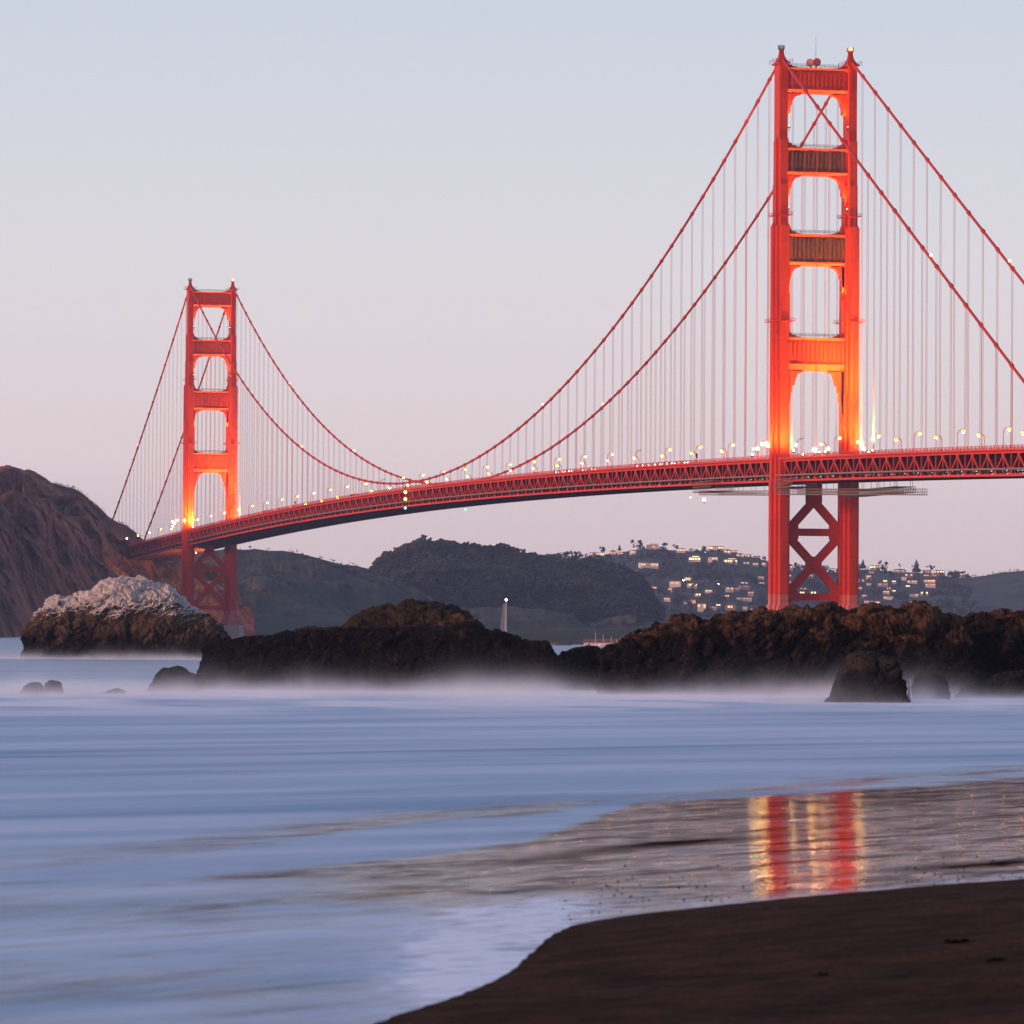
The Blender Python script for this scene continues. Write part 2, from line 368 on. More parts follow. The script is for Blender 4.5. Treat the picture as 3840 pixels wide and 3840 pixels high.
lace = t.n('ShaderNodeTexVoronoi', {'Vector': t.n('ShaderNodeVectorMath', {0: p1, 1: t.n('ShaderNodeCombineXYZ', {0: brk, 1: rip}).outputs[0]}, operation='ADD').outputs[0], 'Scale': 1.6}, feature='DISTANCE_TO_EDGE').outputs['Distance']
lc = t.math('MULTIPLY', t.math('MAXIMUM', t.ramp(lace, [(.03, 1.0), (.16, .35)]), t.ramp(rip, [(.48, 0.0), (.60, 1.0)])), afo)
lc = t.math('MINIMUM', t.math('ADD', lc, t.math('MULTIPLY', t.math('MAXIMUM', t.math('SUBTRACT', afo, .62), 0.0), t.math('MULTIPLY', t.ramp(rip, [(.35, .1), (.6, 1.0)]), 2.4))), 1.0)
c = t.mix(lc, c, (.82, .87, .96))
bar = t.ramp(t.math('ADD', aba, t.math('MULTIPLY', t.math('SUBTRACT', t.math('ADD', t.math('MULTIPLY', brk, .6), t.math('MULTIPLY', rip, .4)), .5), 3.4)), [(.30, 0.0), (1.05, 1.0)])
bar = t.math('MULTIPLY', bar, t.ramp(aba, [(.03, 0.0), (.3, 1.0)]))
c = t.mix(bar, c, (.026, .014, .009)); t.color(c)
t.b.inputs['Roughness'].default_value = 1.0; t.b.inputs['Specular IOR Level'].default_value = 0.0
hgt = t.math('ADD', t.math('ADD', t.math('MULTIPLY', brk, .05), t.math('MULTIPLY', rip, .02)), t.math('MULTIPLY', fine, .006))
bm1 = t.bump(hgt, .24, 1.0)
gl = t.n('ShaderNodeBsdfGlossy', {'Color': (.95, .95, 1.0, 1), 'Roughness': t.mix(mk, (.032, .032, .032), (.38, .38, .38)), 'Normal': bm1.outputs[0]})
cov = t.math('MULTIPLY', t.ramp(brk, [(.34, .09), (.45, .28), (.56, .44), (.68, .15)]), t.ramp(rip, [(.36, .55), (.58, 1.25)]))
fac = t.mix(mk, cov, (.15, .15, .15)); fac = t.math('MULTIPLY', fac, t.math('SUBTRACT', 1.0, t.math('MAXIMUM', bar, lc)))
fac = t.math('ADD', fac, t.math('MULTIPLY', t.math('MULTIPLY', aop, mk), .22))
ms = t.n('ShaderNodeMixShader', {0: fac, 1: t.b.outputs[0], 2: gl.outputs[0]}); t.l(ms.outputs[0], t.o.inputs['Surface'])
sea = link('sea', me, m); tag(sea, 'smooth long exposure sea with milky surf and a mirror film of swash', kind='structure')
# sea bed below the sheet keeps the shallows closed
# ---- hills
def rock_mat(name, stops, scale, bump, bdist, green=None, rough=.9):
    m = bpy.data.materials.new(name); m.use_nodes = True; t = NT(m)
    f = t.noise(t.pos((1, 1, .55)), scale, 7, .62, .4); g = t.noise(t.pos(), scale * 6, 5, .65)
    c = t.ramp(t.math('ADD', t.math('MULTIPLY', f, .75), t.math('MULTIPLY', g, .25)), stops)
    if green:
        h = t.noise(t.pos(), scale * .7, 4, .6); c = t.mix(t.ramp(h, [(green[1], 0.0), (green[1] + .09, 1.0)]), c, green[0])
    t.color(c); t.b.inputs['Roughness'].default_value = rough; t.b.inputs['Specular IOR Level'].default_value = .1
    t.bump(t.math('ADD', f, t.math('MULTIPLY', g, .4)), bump, bdist); return m
class Hill:
    def __init__(s, name, crest, dc, db, m, ncol=300, nrow=60, amp=6, nscale=.02, prof=.85, ridge=0.0, crag=0.0, seed=0, label=None, back=900):
        crest = np.array(crest, float) * 1.9876
        x = np.linspace(crest[0, 0], crest[-1, 0], ncol); y = np.interp(x, crest[:, 0], crest[:, 1]); y = y + np.convolve(rng.normal(0, 1.6, ncol + 8), np.ones(9) / 9, 'valid')
        dcv = np.interp(x, [x[0], x[-1]], dc) if hasattr(dc, '__len__') else np.full(ncol, float(dc)); dbv = np.interp(x, np.linspace(x[0], x[-1], len(db)), db) if hasattr(db, '__len__') else np.full(ncol, float(db))
        P = unproj(x, y, dcv); s.x = x; nb = 12; tt = np.concatenate([np.linspace(0, 1, nrow), 1 + np.linspace(0, 1, nb + 1)[1:]])
        Q = CAM + ray(x, np.full(ncol, 2300.0)) * dbv[:, None]
        V = np.zeros((ncol, len(tt), 3))
        for j, q in enumerate(tt):
            if q <= 1:
                V[:, j] = Q + (P - Q) * q; V[:, j, 2] = -4 + (P[:, 2] + 4) * q ** prof
            else:
                e = q - 1; V[:, j] = P + (P - Q) / np.linalg.norm(P - Q, axis=1)[:, None] * e * back; V[:, j, 2] = P[:, 2] * (1 - e) ** 1.4 - 4 * e
        n = fbm(V * nscale, 5, seed); 
        if ridge: n = n + ridge * ridged(V * nscale * np.array([1.4, 1.4, .5]), 5, seed + 40)
        env = np.sin(np.pi * np.clip(tt, 0, 1)) ** .7 * .95 + .05
        if crag:
            k_ = ridged(V * np.array([.03, .03, .012]), 5, seed + 60, .6) * .6 + fbm(V * .06, 4, seed + 70, .6) * .5; V[:, :, :2] += (k_ * crag * env)[..., None] * (-FH[:2])
        V[..., 2] += n * amp * env; V[:, :, :2] += (fbm(V * nscale * 1.7, 4, seed + 9) * amp * .8 * env)[..., None] * (-FH[:2])
        s.V = V; s.nrow = nrow
        s.o = link(name, mesh_np(name, V, grid_faces(ncol, len(tt)), True), m); tag(s.o, label, kind='structure')
    def column(s, px):
        i = np.clip(np.interp(px, s.x, np.arange(len(s.x))), 0, len(s.x) - 1.001); a = int(i); return s.V[a] * (1 - (i - a)) + s.V[a + 1] * (i - a)
    def at(s, px, py):
        C = s.column(px)[:s.nrow]; x_, y_, z_ = proj(C); k = int(np.argmax(y_[::-1] >= py)) if (y_ >= py).any() else 0
        if (y_ >= py).any(): j = len(y_) - 1 - k; return C[min(j, len(C) - 1)]
        return C[0]
    def rand(s, n, x0, x1, t0, t1):
        px_ = rng.uniform(x0, x1, n); tq = rng.uniform(t0, t1, n) * (s.nrow - 1); out = []
        for a, b in zip(px_, tq):
            C = s.column(a); j = int(b); out.append(C[j] * (1 - (b - j)) + C[min(j + 1, len(C) - 1)] * (b - j))
        return np.array(out)
m_cliff = rock_mat('brown_headland_rock', [(.33, (.030, .014, .009)), (.45, (.135, .056, .033)), (.56, (.28, .125, .074)), (.70, (.42, .24, .155))], .03, 1.0, 8.0, ((.040, .038, .024), .60))
m_grass = rock_mat('dusky_grass_slope', [(.3, (.028, .033, .026)), (.55, (.060, .064, .048)), (.75, (.105, .095, .072))], .009, .5, 4.0)
m_floor = rock_mat('dark_forest_floor', [(.3, (.020, .024, .02)), (.7, (.05, .055, .045))], .02, .6, 4.0)  # dark ground colour under the trees
m_town = rock_mat('wooded_suburban_slope', [(.3, (.03, .035, .03)), (.55, (.065, .07, .055)), (.75, (.11, .10, .075))], .008, .5, 4.0)
HEAD = Hill('headland', [(-260, 985), (-150, 930), (-60, 898), (0, 892), (28, 893), (60, 903), (105, 914), (140, 925), (165, 940), (190, 960), (205, 975), (222, 986), (240, 991), (262, 1010), (275, 1022), (300, 1030), (330, 1036), (365, 1040), (400, 1046), (435, 1060), (447, 1090), (456, 1128), (463, 1160), (472, 1185), (482, 1204)], 3420, [2050, 2350, 2990, 3220, 3255], m_cliff, 560, 170, 15, .012, .78, .6, 16, 5, 'brown rocky headland falling to the water behind the far bridge tower')
GREEN = Hill('grassy_hill', [(380, 1046), (445, 1041), (530, 1043), (600, 1057), (660, 1077), (700, 1086), (760, 1110), (850, 1140), (960, 1170), (1100, 1200), (1200, 1206)], 4300, [3700, 3900, 3900], m_grass, 320, 90, 16, .007, .8, .35, 10, 15, 'dusky grass hill beyond the far bridge tower')
WOODH = Hill('wooded_hill', [(640, 1150), (690, 1105), (706, 1080), (732, 1059), (760, 1049), (800, 1033), (850, 1039), (900, 1045), (950, 1046), (1000, 1060), (1040, 1071), (1100, 1071), (1160, 1081), (1200, 1097), (1222, 1120), (1235, 1150), (1260, 1172), (1330, 1190), (1420, 1200), (1500, 1206)], 4750, [4250, 4350, 4400], m_floor, 320, 60, 10, .008, .7, 0, 0, 25, 'dark wooded hill across the water')
SPUR = Hill('grassy_spur', [(480, 1204), (560, 1176), (640, 1158), (720, 1148), (800, 1150), (880, 1162), (960, 1178), (1080, 1186), (1200, 1178), (1300, 1172), (1420, 1180), (1520, 1196), (1600, 1205)], 4230, 4020, m_grass, 220, 40, 6, .01, .8, 0, 0, 35, 'low grassy spur in front of the wooded hill', 300)
TOWN = Hill('town_hill', [(960, 1085), (1035, 1056), (1100, 1052), (1180, 1040), (1215, 1034), (1300, 1040), (1360, 1038), (1420, 1052), (1480, 1066), (1530, 1078), (1590, 1080), (1620, 1075), (1680, 1077), (1760, 1083), (1830, 1092), (1900, 1090), (1960, 1084), (2150, 1075)], 6500, [5600, 5500, 5400, 5400], m_town, 420, 90, 10, .006, .8, 0, 0, 45, 'suburban hillside dotted with lit houses')
LOWS = Hill('low_shore', [(800, 1212), (860, 1197), (930, 1188), (1000, 1189), (1080, 1184), (1150, 1186), (1220, 1183), (1300, 1188), (1380, 1212)], 2500, 1740, m_grass, 200, 40, 1.0, .02, .6, 0, 0, 65, 'low dark grassy shore with sheds below the wooded hill', 200)
FARR = Hill('grass_ridge', [(1640, 1150), (1700, 1110), (1760, 1098), (1810, 1091), (1850, 1087), (1885, 1081), (1932, 1076), (2000, 1068), (2200, 1060), (2600, 1075), (3100, 1130), (3600, 1195)], 6350, [5700, 5500, 5500], m_grass, 420, 50, 12, .005, .85, 0, 0, 55, 'bare grassy ridge at the right edge of the town hill')

# ---- foliage built from many leaf clumps
def ico():
    g = (1 + 5 ** .5) / 2
    v = np.array([(-1, g, 0), (1, g, 0), (-1, -g, 0), (1, -g, 0), (0, -1, g), (0, 1, g), (0, -1, -g), (0, 1, -g), (g, 0, -1), (g, 0, 1), (-g, 0, -1), (-g, 0, 1)], float); v /= np.linalg.norm(v[0])
    f = [(0, 11, 5), (0, 5, 1), (0, 1, 7), (0, 7, 10), (0, 10, 11), (1, 5, 9), (5, 11, 4), (11, 10, 2), (10, 7, 6), (7, 1, 8), (3, 9, 4), (3, 4, 2), (3, 2, 6), (3, 6, 8), (3, 8, 9), (4, 9, 5), (2, 4, 11), (6, 2, 10), (8, 6, 7), (9, 8, 1)]
    return v, np.array(f)
IV, IF = ico()
def clumps(C, rad, squash=.8, jit=.35):
    n = len(C); rad = np.asarray(rad, float).reshape(n, 1, 1)
    k = 1 + rng.uniform(-jit, jit, (n, 12, 1)); V = IV[None] * k * rad * np.array([1, 1, squash]) + C[:, None, :]
    F = (IF[None] + (np.arange(n) * 12)[:, None, None]).reshape(-1, 3); return V.reshape(-1, 3), F
def canopy(bases, hmin, hmax, per, spread):
    """crowns of many small clumps over each base point"""
    out = []; rad = []
    for b in bases:
        h = rng.uniform(hmin, hmax); n = per
        ph = rng.uniform(0, 2 * np.pi, n); rr_ = np.sqrt(rng.uniform(0, 1, n)) * spread * h; zz = h * rng.uniform(.35, 1.0, n); rr_ *= np.sqrt(np.clip(1.15 - (zz / h) ** 2, .05, 1))
        out.append(np.stack([b[0] + rr_ * np.cos(ph), b[1] + rr_ * np.sin(ph), b[2] + zz], -1)); rad.append(rng.uniform(.11, .2, n) * h)
    return clumps(np.concatenate(out), np.concatenate(rad))
def leaf_mat(name, a, b, scale=.25):
    m = bpy.data.materials.new(name); m.use_nodes = True; t = NT(m); f = t.noise(t.pos(), scale, 4, .6)
    t.color(t.mix(t.ramp(f, [(.3, 0.0), (.7, 1.0)]), a, b)); t.b.inputs['Roughness'].default_value = .9; t.b.inputs['Specular IOR Level'].default_value = .08; return m
M['leaf'] = leaf_mat('dark_tree_foliage', (.008, .013, .012), (.052, .060, .046), .018)
M['scrub'] = leaf_mat('dry_scrub_foliage', (.030, .032, .020), (.075, .065, .04), .08)
M['bark'] = mat('grey_bark', (.09, .07, .06), .9)
bs = np.concatenate([WOODH.rand(3600, 1330, 2480, .12, 1.0), WOODH.rand(420, 1390, 2440, .93, 1.0)])
V, F = canopy(bs, 6, 12, 9, .5)
tag(link('woodland', mesh_np('woodland', V, F), M['leaf']), 'dense dark wood covering the hill across the water', 'wood', kind='stuff')
H3 = [(150, 218, 34, 24, 2), (335, 207, 72, 26, 3), (490, 150, 80, 28, 2), (555, 157, 34, 14, 3), (642, 138, 56, 30, 1), (700, 145, 56, 22, 2), (805, 133, 46, 34, 2), (957, 90, 106, 34, 1), (1188, 118, 82, 34, 2), (1270, 122, 40, 20, 0), (1435, 100, 75, 34, 3), (1510, 100, 50, 26, 3), (1560, 130, 66, 28, 2), (1620, 132, 50, 22, 2), (1665, 160, 70, 26, 2), (1725, 165, 50, 24, 2), (1800, 180, 60, 16, 1), (1297, 188, 112, 40, 3), (1445, 186, 92, 34, 2), (1592, 205, 122, 34, 3), (1715, 222, 60, 34, 1), (1790, 230, 50, 34, 2), (1855, 228, 26, 26, 2), (935, 232, 172, 48, 2), (790, 290, 104, 26, 2), (1140, 380, 106, 42, 0), (1245, 350, 60, 40, 2), (1285, 396, 84, 28, 3), (960, 420, 80, 30, 1), (1100, 436, 30, 18, 1), (1835, 338, 56, 34, 1), (1840, 388, 50, 18, 1), (1585, 427, 70, 26, 2), (1640, 432, 30, 16, 1), (1700, 385, 70, 24, 2), (1708, 412, 100, 22, 1), (1410, 447, 70, 22, 2), (1750, 460, 60, 26, 1), (1560, 488, 40, 24, 2), (1330, 480, 50, 18, 3), (1700, 508, 140, 26, 1), (1075, 513, 60, 20, 1), (1260, 530, 110, 46, 1), (1355, 565, 80, 60, 2), (1490, 563, 34, 22, 3), (1455, 580, 50, 24, 0), (1585, 572, 105, 54, 2), (1780, 602, 100, 34, 1), (1704, 582, 24, 40, 0)]
H4 = [(128, 243, 52, 38, 2), (122, 310, 40, 24, 2), (290, 312, 30, 20, 1), (455, 268, 40, 12, 2), (265, 440, 150, 34, 3), (230, 415, 60, 14, 1), (120, 360, 40, 24, 1), (455, 378, 36, 24, 1), (228, 572, 60, 32, 0), (325, 576, 36, 30, 0), (768, 243, 50, 28, 3), (808, 245, 26, 18, 2), (980, 275, 110, 18, 2), (1045, 305, 70, 24, 2), (735, 316, 44, 20, 2), (760, 290, 40, 10, 0), (1010, 330, 40, 20, 1), (1070, 355, 90, 24, 2), (1180, 280, 70, 30, 1), (1260, 282, 42, 18, 3), (1304, 287, 44, 12, 3), (1210, 310, 120, 20, 1), (1205, 350, 100, 24, 2), (1210, 380, 90, 28, 1), (862, 352, 36, 24, 3), (930, 358, 30, 18, 3), (850, 380, 80, 14, 1), (1035, 392, 36, 22, 3), (680, 350, 50, 14, 0), (740, 380, 24, 14, 1), (870, 437, 60, 18, 2), (930, 433, 30, 14, 3), (1165, 443, 60, 28, 3), (1085, 460, 80, 20, 2), (890, 412, 40, 14, 1), (668, 410, 34, 12, 1), (705, 470, 40, 12, 2), (885, 480, 86, 20, 1), (740, 512, 70, 28, 1), (800, 517, 50, 26, 2), (1095, 518, 90, 20, 1), (1142, 540, 50, 20, 3), (1090, 545, 50, 22, 1), (895, 562, 20, 70, 0), (850, 557, 76, 30, 0), (945, 572, 50, 28, 0), (692, 570, 50, 16, 2), (1580, 610, 40, 18, 1), (1665, 608, 90, 24, 1), (1768, 600, 80, 40, 1), (1530, 635, 56, 14, 2), (1900, 597, 70, 40, 1)]
hs = [(2000 + x * .4658, 2000 + y * .4658, w_ * .4658, h_ * .4658, g) for x, y, w_, h_, g in H3] + [(2900 + x * .4866, 2000 + y * .4866, w_ * .4866, h_ * .4866, g) for x, y, w_, h_, g in H4]
hs = [(x, y + 6, w_, h_, g) for x, y, w_, h_, g in hs]
bs = np.concatenate([TOWN.rand(3000, 2060, 3640, .03, .99), TOWN.rand(130, 2060, 3600, .95, 1.0)])
bx, by, _ = proj(bs); keep = np.ones(len(bs), bool)
for x, y, w_, h_, g in hs: keep &= ~((np.abs(bx - x) < w_ * .5 + 10) & (by > y - h_ * .3) & (by < y + h_ * .6 + 20))
bs = bs[keep]
V, F = canopy(bs, 4, 9.5, 7, .5)
tag(link('hillside_woodland', mesh_np('hillside_woodland', V, F), M['leaf']), 'dark trees growing between the houses of the town hill', 'wood', kind='stuff')
bs = np.concatenate([HEAD.rand(260, -200, 560, .96, 1.0), HEAD.rand(160, -100, 700, .4, .97)])
V, F = canopy(bs, .8, 2.4, 5, 1.1)
tag(link('headland_scrub', mesh_np('headland_scrub', V, F), M['scrub']), 'low scrub along the crest of the brown headland', 'scrub', kind='stuff')
bs = np.concatenate([GREEN.rand(380, 900, 2000, .1, .97), SPUR.rand(420, 1000, 3100, .05, .95), FARR.rand(120, 3350, 3860, .96, 1.0), FARR.rand(200, 3300, 3860, .1, .9)])
V, F = canopy(bs, 1.5, 4.2, 5, .9)
tag(link('hillside_scrub', mesh_np('hillside_scrub', V, F), M['scrub']), 'dark bushes scattered over the grassy slopes across the water', 'scrub', kind='stuff')
# ================================================================== ROCKS
def shore_rock_mat(name, top, mid, wet, zband, guano=None, scale=.9):
    m = bpy.data.materials.new(name); m.use_nodes = True; t = NT(m)
    f = t.noise(t.pos((1, 1, .8)), scale, 7, .65, .5); g = t.noise(t.pos(), scale * 7, 5, .7); z = t.n('ShaderNodeSeparateXYZ', {0: t.pos()}).outputs['Z']
    lv = t.math('ADD', z, t.math('MULTIPLY', t.math('SUBTRACT', f, .5), zband * 1.9))
    up = t.ramp(t.math('ADD', t.math('MULTIPLY', f, .7), t.math('MULTIPLY', g, .3)), [(.32, mid), (.52, top), (.72, tuple(min(1, c * 1.8) for c in top))])
    lo = t.ramp(t.math('ADD', t.math('MULTIPLY', f, .4), t.math('MULTIPLY', g, .6)), [(.38, wet), (.52, tuple(c * 2.2 for c in wet)), (.66, tuple(c * 5 + .02 for c in wet))])
    k = t.n('ShaderNodeMapRange', {'Value': lv, 'From Min': zband * .75, 'From Max': zband * 1.25}).outputs[0]
    c = t.mix(k, lo, up)
    if guano:
        nz = t.n('ShaderNodeSeparateXYZ', {0: t.n('ShaderNodeNewGeometry').outputs['Normal']}).outputs['Z']
        h = t.noise(t.pos((1, 1, .45)), guano[1], 6, .68, .8)
        q = t.math('ADD', t.math('ADD', t.math('MULTIPLY', nz, .28), t.math('ADD', t.math('MULTIPLY', h, .8), t.math('MULTIPLY', t.math('SUBTRACT', g, .5), .75))), t.math('MULTIPLY', t.math('SUBTRACT', z, guano[2]), guano[3]))
        c = t.mix(t.ramp(q, [(.46, 0.0), (.60, 1.0)]), c, t.mix(t.ramp(g, [(.3, 0.0), (.6, 1.0)]), (.42, .35, .31), guano[0]))
    t.color(c); t.b.inputs['Roughness'].default_value = .85; t.b.inputs['Specular IOR Level'].default_value = .05
    t.bump(t.math('ADD', f, t.math('MULTIPLY', g, .6)), 1.0, .38 / scale); return m
RM_BROWN = shore_rock_mat('brown_topped_shore_rock', (.125, .066, .036), (.020, .011, .008), (.0075, .0055, .005), 5.8)
RM_DARK = shore_rock_mat('black_mussel_covered_rock', (.034, .022, .016), (.012, .009, .008), (.0075, .006, .0058), 6.2)
RM_MOUND = shore_rock_mat('dark_olive_rock', (.050, .038, .024), (.018, .014, .010), (.009, .007, .006), 4.0)
RM_BOULD = shore_rock_mat('wet_black_boulder_rock', (.050, .040, .034), (.010, .009, .009), (.007, .0065, .0065), 2.2, None, 1.2)
RM_GUANO = shore_rock_mat('guano_streaked_sea_rock', (.13, .085, .055), (.04, .026, .018), (.012, .009, .008), 4.2, ((.90, .78, .73), .26, 8.0, .105), .35)
def rock(name, pts, base, d, m, label, depth=.8, boxy=.55, amp=.10, cellsz=.45, seed=0, step=2.2, u=True, dens=1.0, lean=0.0):
    pts = np.array(pts, float); pts = pts * 1.9876 if u else pts
    x0, x1 = pts[0, 0], pts[-1, 0]; n = int((x1 - x0) / step) + 2; x = np.linspace(x0, x1, n); y = np.interp(x, pts[:, 0], pts[:, 1])
    k = np.ones(5) / 5; y = np.convolve(np.pad(y, 2, 'edge'), k, 'valid')
    B = ground(x, np.full(n, float(base))); d = float(((B[n // 2] - CAM) @ FW)) if d is None else d
    mpp = d / FPX; h = np.maximum(unproj(x, y, np.full(n, d))[:, 2], .05); H = h.max(); Wd = (x1 - x0) * mpp
    dep = np.minimum(depth * (h * .6 + H * .5), Wd * .5) * np.clip(np.minimum(x - x0, x1 - x) * mpp / (H * .5 + .01), 0.03, 1) ** .5
    nt_ = int(max(60, min(230, H / mpp / step * 2.0 * dens))); th = np.linspace(0, 1, nt_); th = np.concatenate([th * .62, .62 + .38 * np.linspace(0, 1, nt_ // 3)[1:]]) * np.pi
    cx = np.sign(np.cos(th)) * np.abs(np.cos(th)) ** boxy; cz = np.sin(th) ** boxy
    C0 = unproj(x, np.full(n, 2366.0), d); V = np.zeros((n, len(th), 3))
    V[:, :, :2] = C0[:, None, :2] + FH[:2] * (dep[:, None, None] * (1 - cx)[None, :, None] + (lean * cz)[None, :, None])
    V[:, :, 2] = -.6 + (h[:, None] * (1 + dep[:, None] / d) + .6) * cz[None, :]
    # outward normal of the smooth mound, then broken up
    du = np.gradient(V, axis=0); dv = np.gradient(V, axis=1); N = np.cross(dv, du); N /= np.linalg.norm(N, axis=-1, keepdims=True) + 1e-9
    if (N[n // 2, len(th) // 2] @ np.array([0, 0, 1])) < 0: N = -N
    s = 1 / (H * cellsz); Pn = V * s; wrp = np.stack([fbm(Pn * .8, 3, seed + 1), fbm(Pn * .8, 3, seed + 2), fbm(Pn * .8, 3, seed + 3)], -1) * .5
    # tilted slabs split by cracks, at three sizes
    tl = np.array([[.86, .1, .5], [-.1, 1, .05], [-.5, 0, .86]]).T; Pt = (Pn @ tl) * np.array([.8, 1, 1.7]) + wrp
    disp = 0
    for sz, ws, sd_ in ((1.0, 1.0, 0), (2.2, .45, 5), (5.0, .22, 9)):
        f1, f2, rid, tilt = cell(Pt * sz + wrp * (sz - 1) * .4, seed + sd_); e_ = np.clip((f2 - f1) * 2.2, 0, 1); e_ = np.sin(e_ * np.pi / 2) ** .8
        disp = disp + ws * (.62 * (e_ * (.35 + .95 * rid) - .66) + .95 * tilt)
    disp = disp + fbm(Pn * 3, 5, seed + 7, .6) * .22
    V += N * (disp * amp * H)[..., None]
    fin = ridged(Pn * 9, 3, seed + 13, .6) * amp * H * .075; V += N * fin[..., None]
    o = link(name, mesh_np(name, V, grid_faces(n, len(th)), True), m); tag(o, label, 'rock', 'rocks rising from the surf'); return o
rock('sea_stack', [(79, 2466), (83, 2383), (105, 2331), (129, 2290), (166, 2262), (207, 2246), (254, 2243), (280, 2226), (336, 2208), (362, 2184), (409, 2174), (481, 2168), (518, 2176), (549, 2189), (606, 2199), (637, 2214), (668, 2240), (699, 2271), (735, 2292), (776, 2313), (807, 2339), (849, 2375), (878, 2404), (884, 2440), (880, 2466)], 2472, None, RM_GUANO, 'large domed sea rock whitened by bird droppings on top', .75, .72, .06, .30, 100, 1.8, False)
rock('mound_rock', [(505, 1206), (535, 1198), (570, 1187), (600, 1188), (640, 1187), (656, 1172), (672, 1160), (690, 1152), (720, 1147), (745, 1145), (762, 1140), (790, 1137), (812, 1142), (830, 1142), (860, 1148), (874, 1158), (888, 1168), (905, 1182), (930, 1192), (962, 1203)], 2450, 520, RM_MOUND, 'dark olive mound of rock rising behind the long black ledge', .8, .75, .075, .35, 120, 2.0)
rock('shore_rock', [(375, 1292), (376, 1245), (382, 1224), (392, 1217), (410, 1214), (450, 1206), (520, 1201), (570, 1192), (640, 1189), (700, 1188), (760, 1187), (800, 1191), (850, 1185), (880, 1178), (900, 1182), (920, 1190), (950, 1197), (1000, 1211), (1028, 1214), (1040, 1226), (1047, 1247), (1046, 1292)], 2590, None, RM_DARK, 'long flat-topped black ledge of rock left of centre', .8, .45, .07, .40, 140, 2.0)
rock('brown_boulder', [(803, 1196), (812, 1184), (826, 1178), (850, 1170), (872, 1165), (886, 1172), (892, 1183), (906, 1186), (925, 1198)], 2400, 470, RM_BROWN, 'brown slab of rock perched on the right of the black ledge', .7, .6, .10, .6, 150, 1.8)
rock('block_rock', [(1032, 1290), (1036, 1250), (1049, 1237), (1069, 1228), (1093, 1222), (1112, 1221), (1128, 1223), (1140, 1230), (1160, 1222), (1178, 1235), (1184, 1290)], 2588, None, RM_DARK, 'low black block of rock between the two long ledges', .8, .5, .075, .45, 160, 1.9)
rock('ridge_rock', [(2240, 2590), (2250, 2470), (2279, 2437), (2298, 2421), (2326, 2419), (2354, 2407), (2410, 2384), (2442, 2382), (2475, 2360), (2521, 2344), (2540, 2323), (2582, 2321), (2652, 2321), (2666, 2326), (2699, 2319), (2792, 2315), (2900, 2300), (3021, 2294), (3046, 2284), (3080, 2278), (3129, 2275), (3153, 2287), (3211, 2290), (3250, 2284), (3270, 2273), (3309, 2272), (3338, 2284), (3387, 2294), (3425, 2300), (3445, 2279), (3484, 2274), (3513, 2287), (3528, 2299), (3571, 2309), (3610, 2330), (3640, 2400), (3650, 2600)], 2608, None, RM_BROWN, 'long brown-topped ridge of rock spanning the right below the near tower', .85, .5, .10, .46, 180, 2.0, False)
rock('end_rock', [(3570, 2600), (3580, 2380), (3600, 2334), (3630, 2316), (3664, 2309), (3698, 2312), (3737, 2321), (3776, 2311), (3824, 2305), (3870, 2306), (3950, 2312), (4050, 2350), (4100, 2500), (4110, 2600)], 2610, None, RM_BROWN, 'rounded brown rock mass at the right edge', .9, .55, .10, .5, 200, 2.0, False)
rock('front_boulder', [(3093, 2634), (3129, 2580), (3153, 2538), (3177, 2509), (3197, 2467), (3241, 2450), (3289, 2455), (3338, 2467), (3377, 2491), (3391, 2535), (3401, 2584), (3411, 2632)], 2634, None, RM_BOULD, 'sloping wet black boulder in the surf before the right ridge', .9, .42, .085, .5, 220, 2.0, False)
rock('round_boulder', [(3420, 2620), (3421, 2584), (3427, 2550), (3450, 2525), (3484, 2525), (3508, 2521), (3542, 2536), (3559, 2564), (3567, 2622)], 2622, None, RM_BOULD, 'small round-topped black boulder beside the sloping wet one', .9, .42, .07, .5, 230, 1.8, False)
rock('low_boulder', [(3580, 2616), (3620, 2590), (3660, 2572), (3710, 2560), (3760, 2532), (3840, 2518), (3930, 2540), (3990, 2616)], 2618, None, RM_BOULD, 'low jagged wet rock heap at the right edge of the surf', .9, .7, .12, .35, 240, 2.0, False)
rock('small_rock', [(73, 2600), (78, 2590), (92, 2572), (120, 2559), (150, 2561), (162, 2576), (164, 2600)], 2601, None, RM_DARK, 'left half of the pair of small rocks at far left', .9, .65, .10, .5, 250, 1.6, False)
rock('small_rock', [(160, 2600), (163, 2578), (172, 2560), (197, 2552), (222, 2559), (237, 2580), (239, 2600)], 2601, None, RM_DARK, 'right half of the pair of small rocks at far left', .9, .6, .10, .5, 260, 1.6, False)
rock('awash_rock', [(384, 2602), (408, 2589), (440, 2581), (466, 2589), (478, 2602)], 2602, None, RM_DARK, 'tiny rock barely awash between the pair and the black ledge', .9, .8, .10, .5, 270, 1.5, False)
rock('outlying_rock', [(553, 2590), (562, 2570), (580, 2548), (586, 2524), (612, 2508), (655, 2500), (688, 2508), (710, 2530), (745, 2535), (757, 2550), (760, 2592)], 2594, None, RM_DARK, 'pointed black rock just left of the long black ledge', .9, .65, .085, .45, 280, 1.8, False)

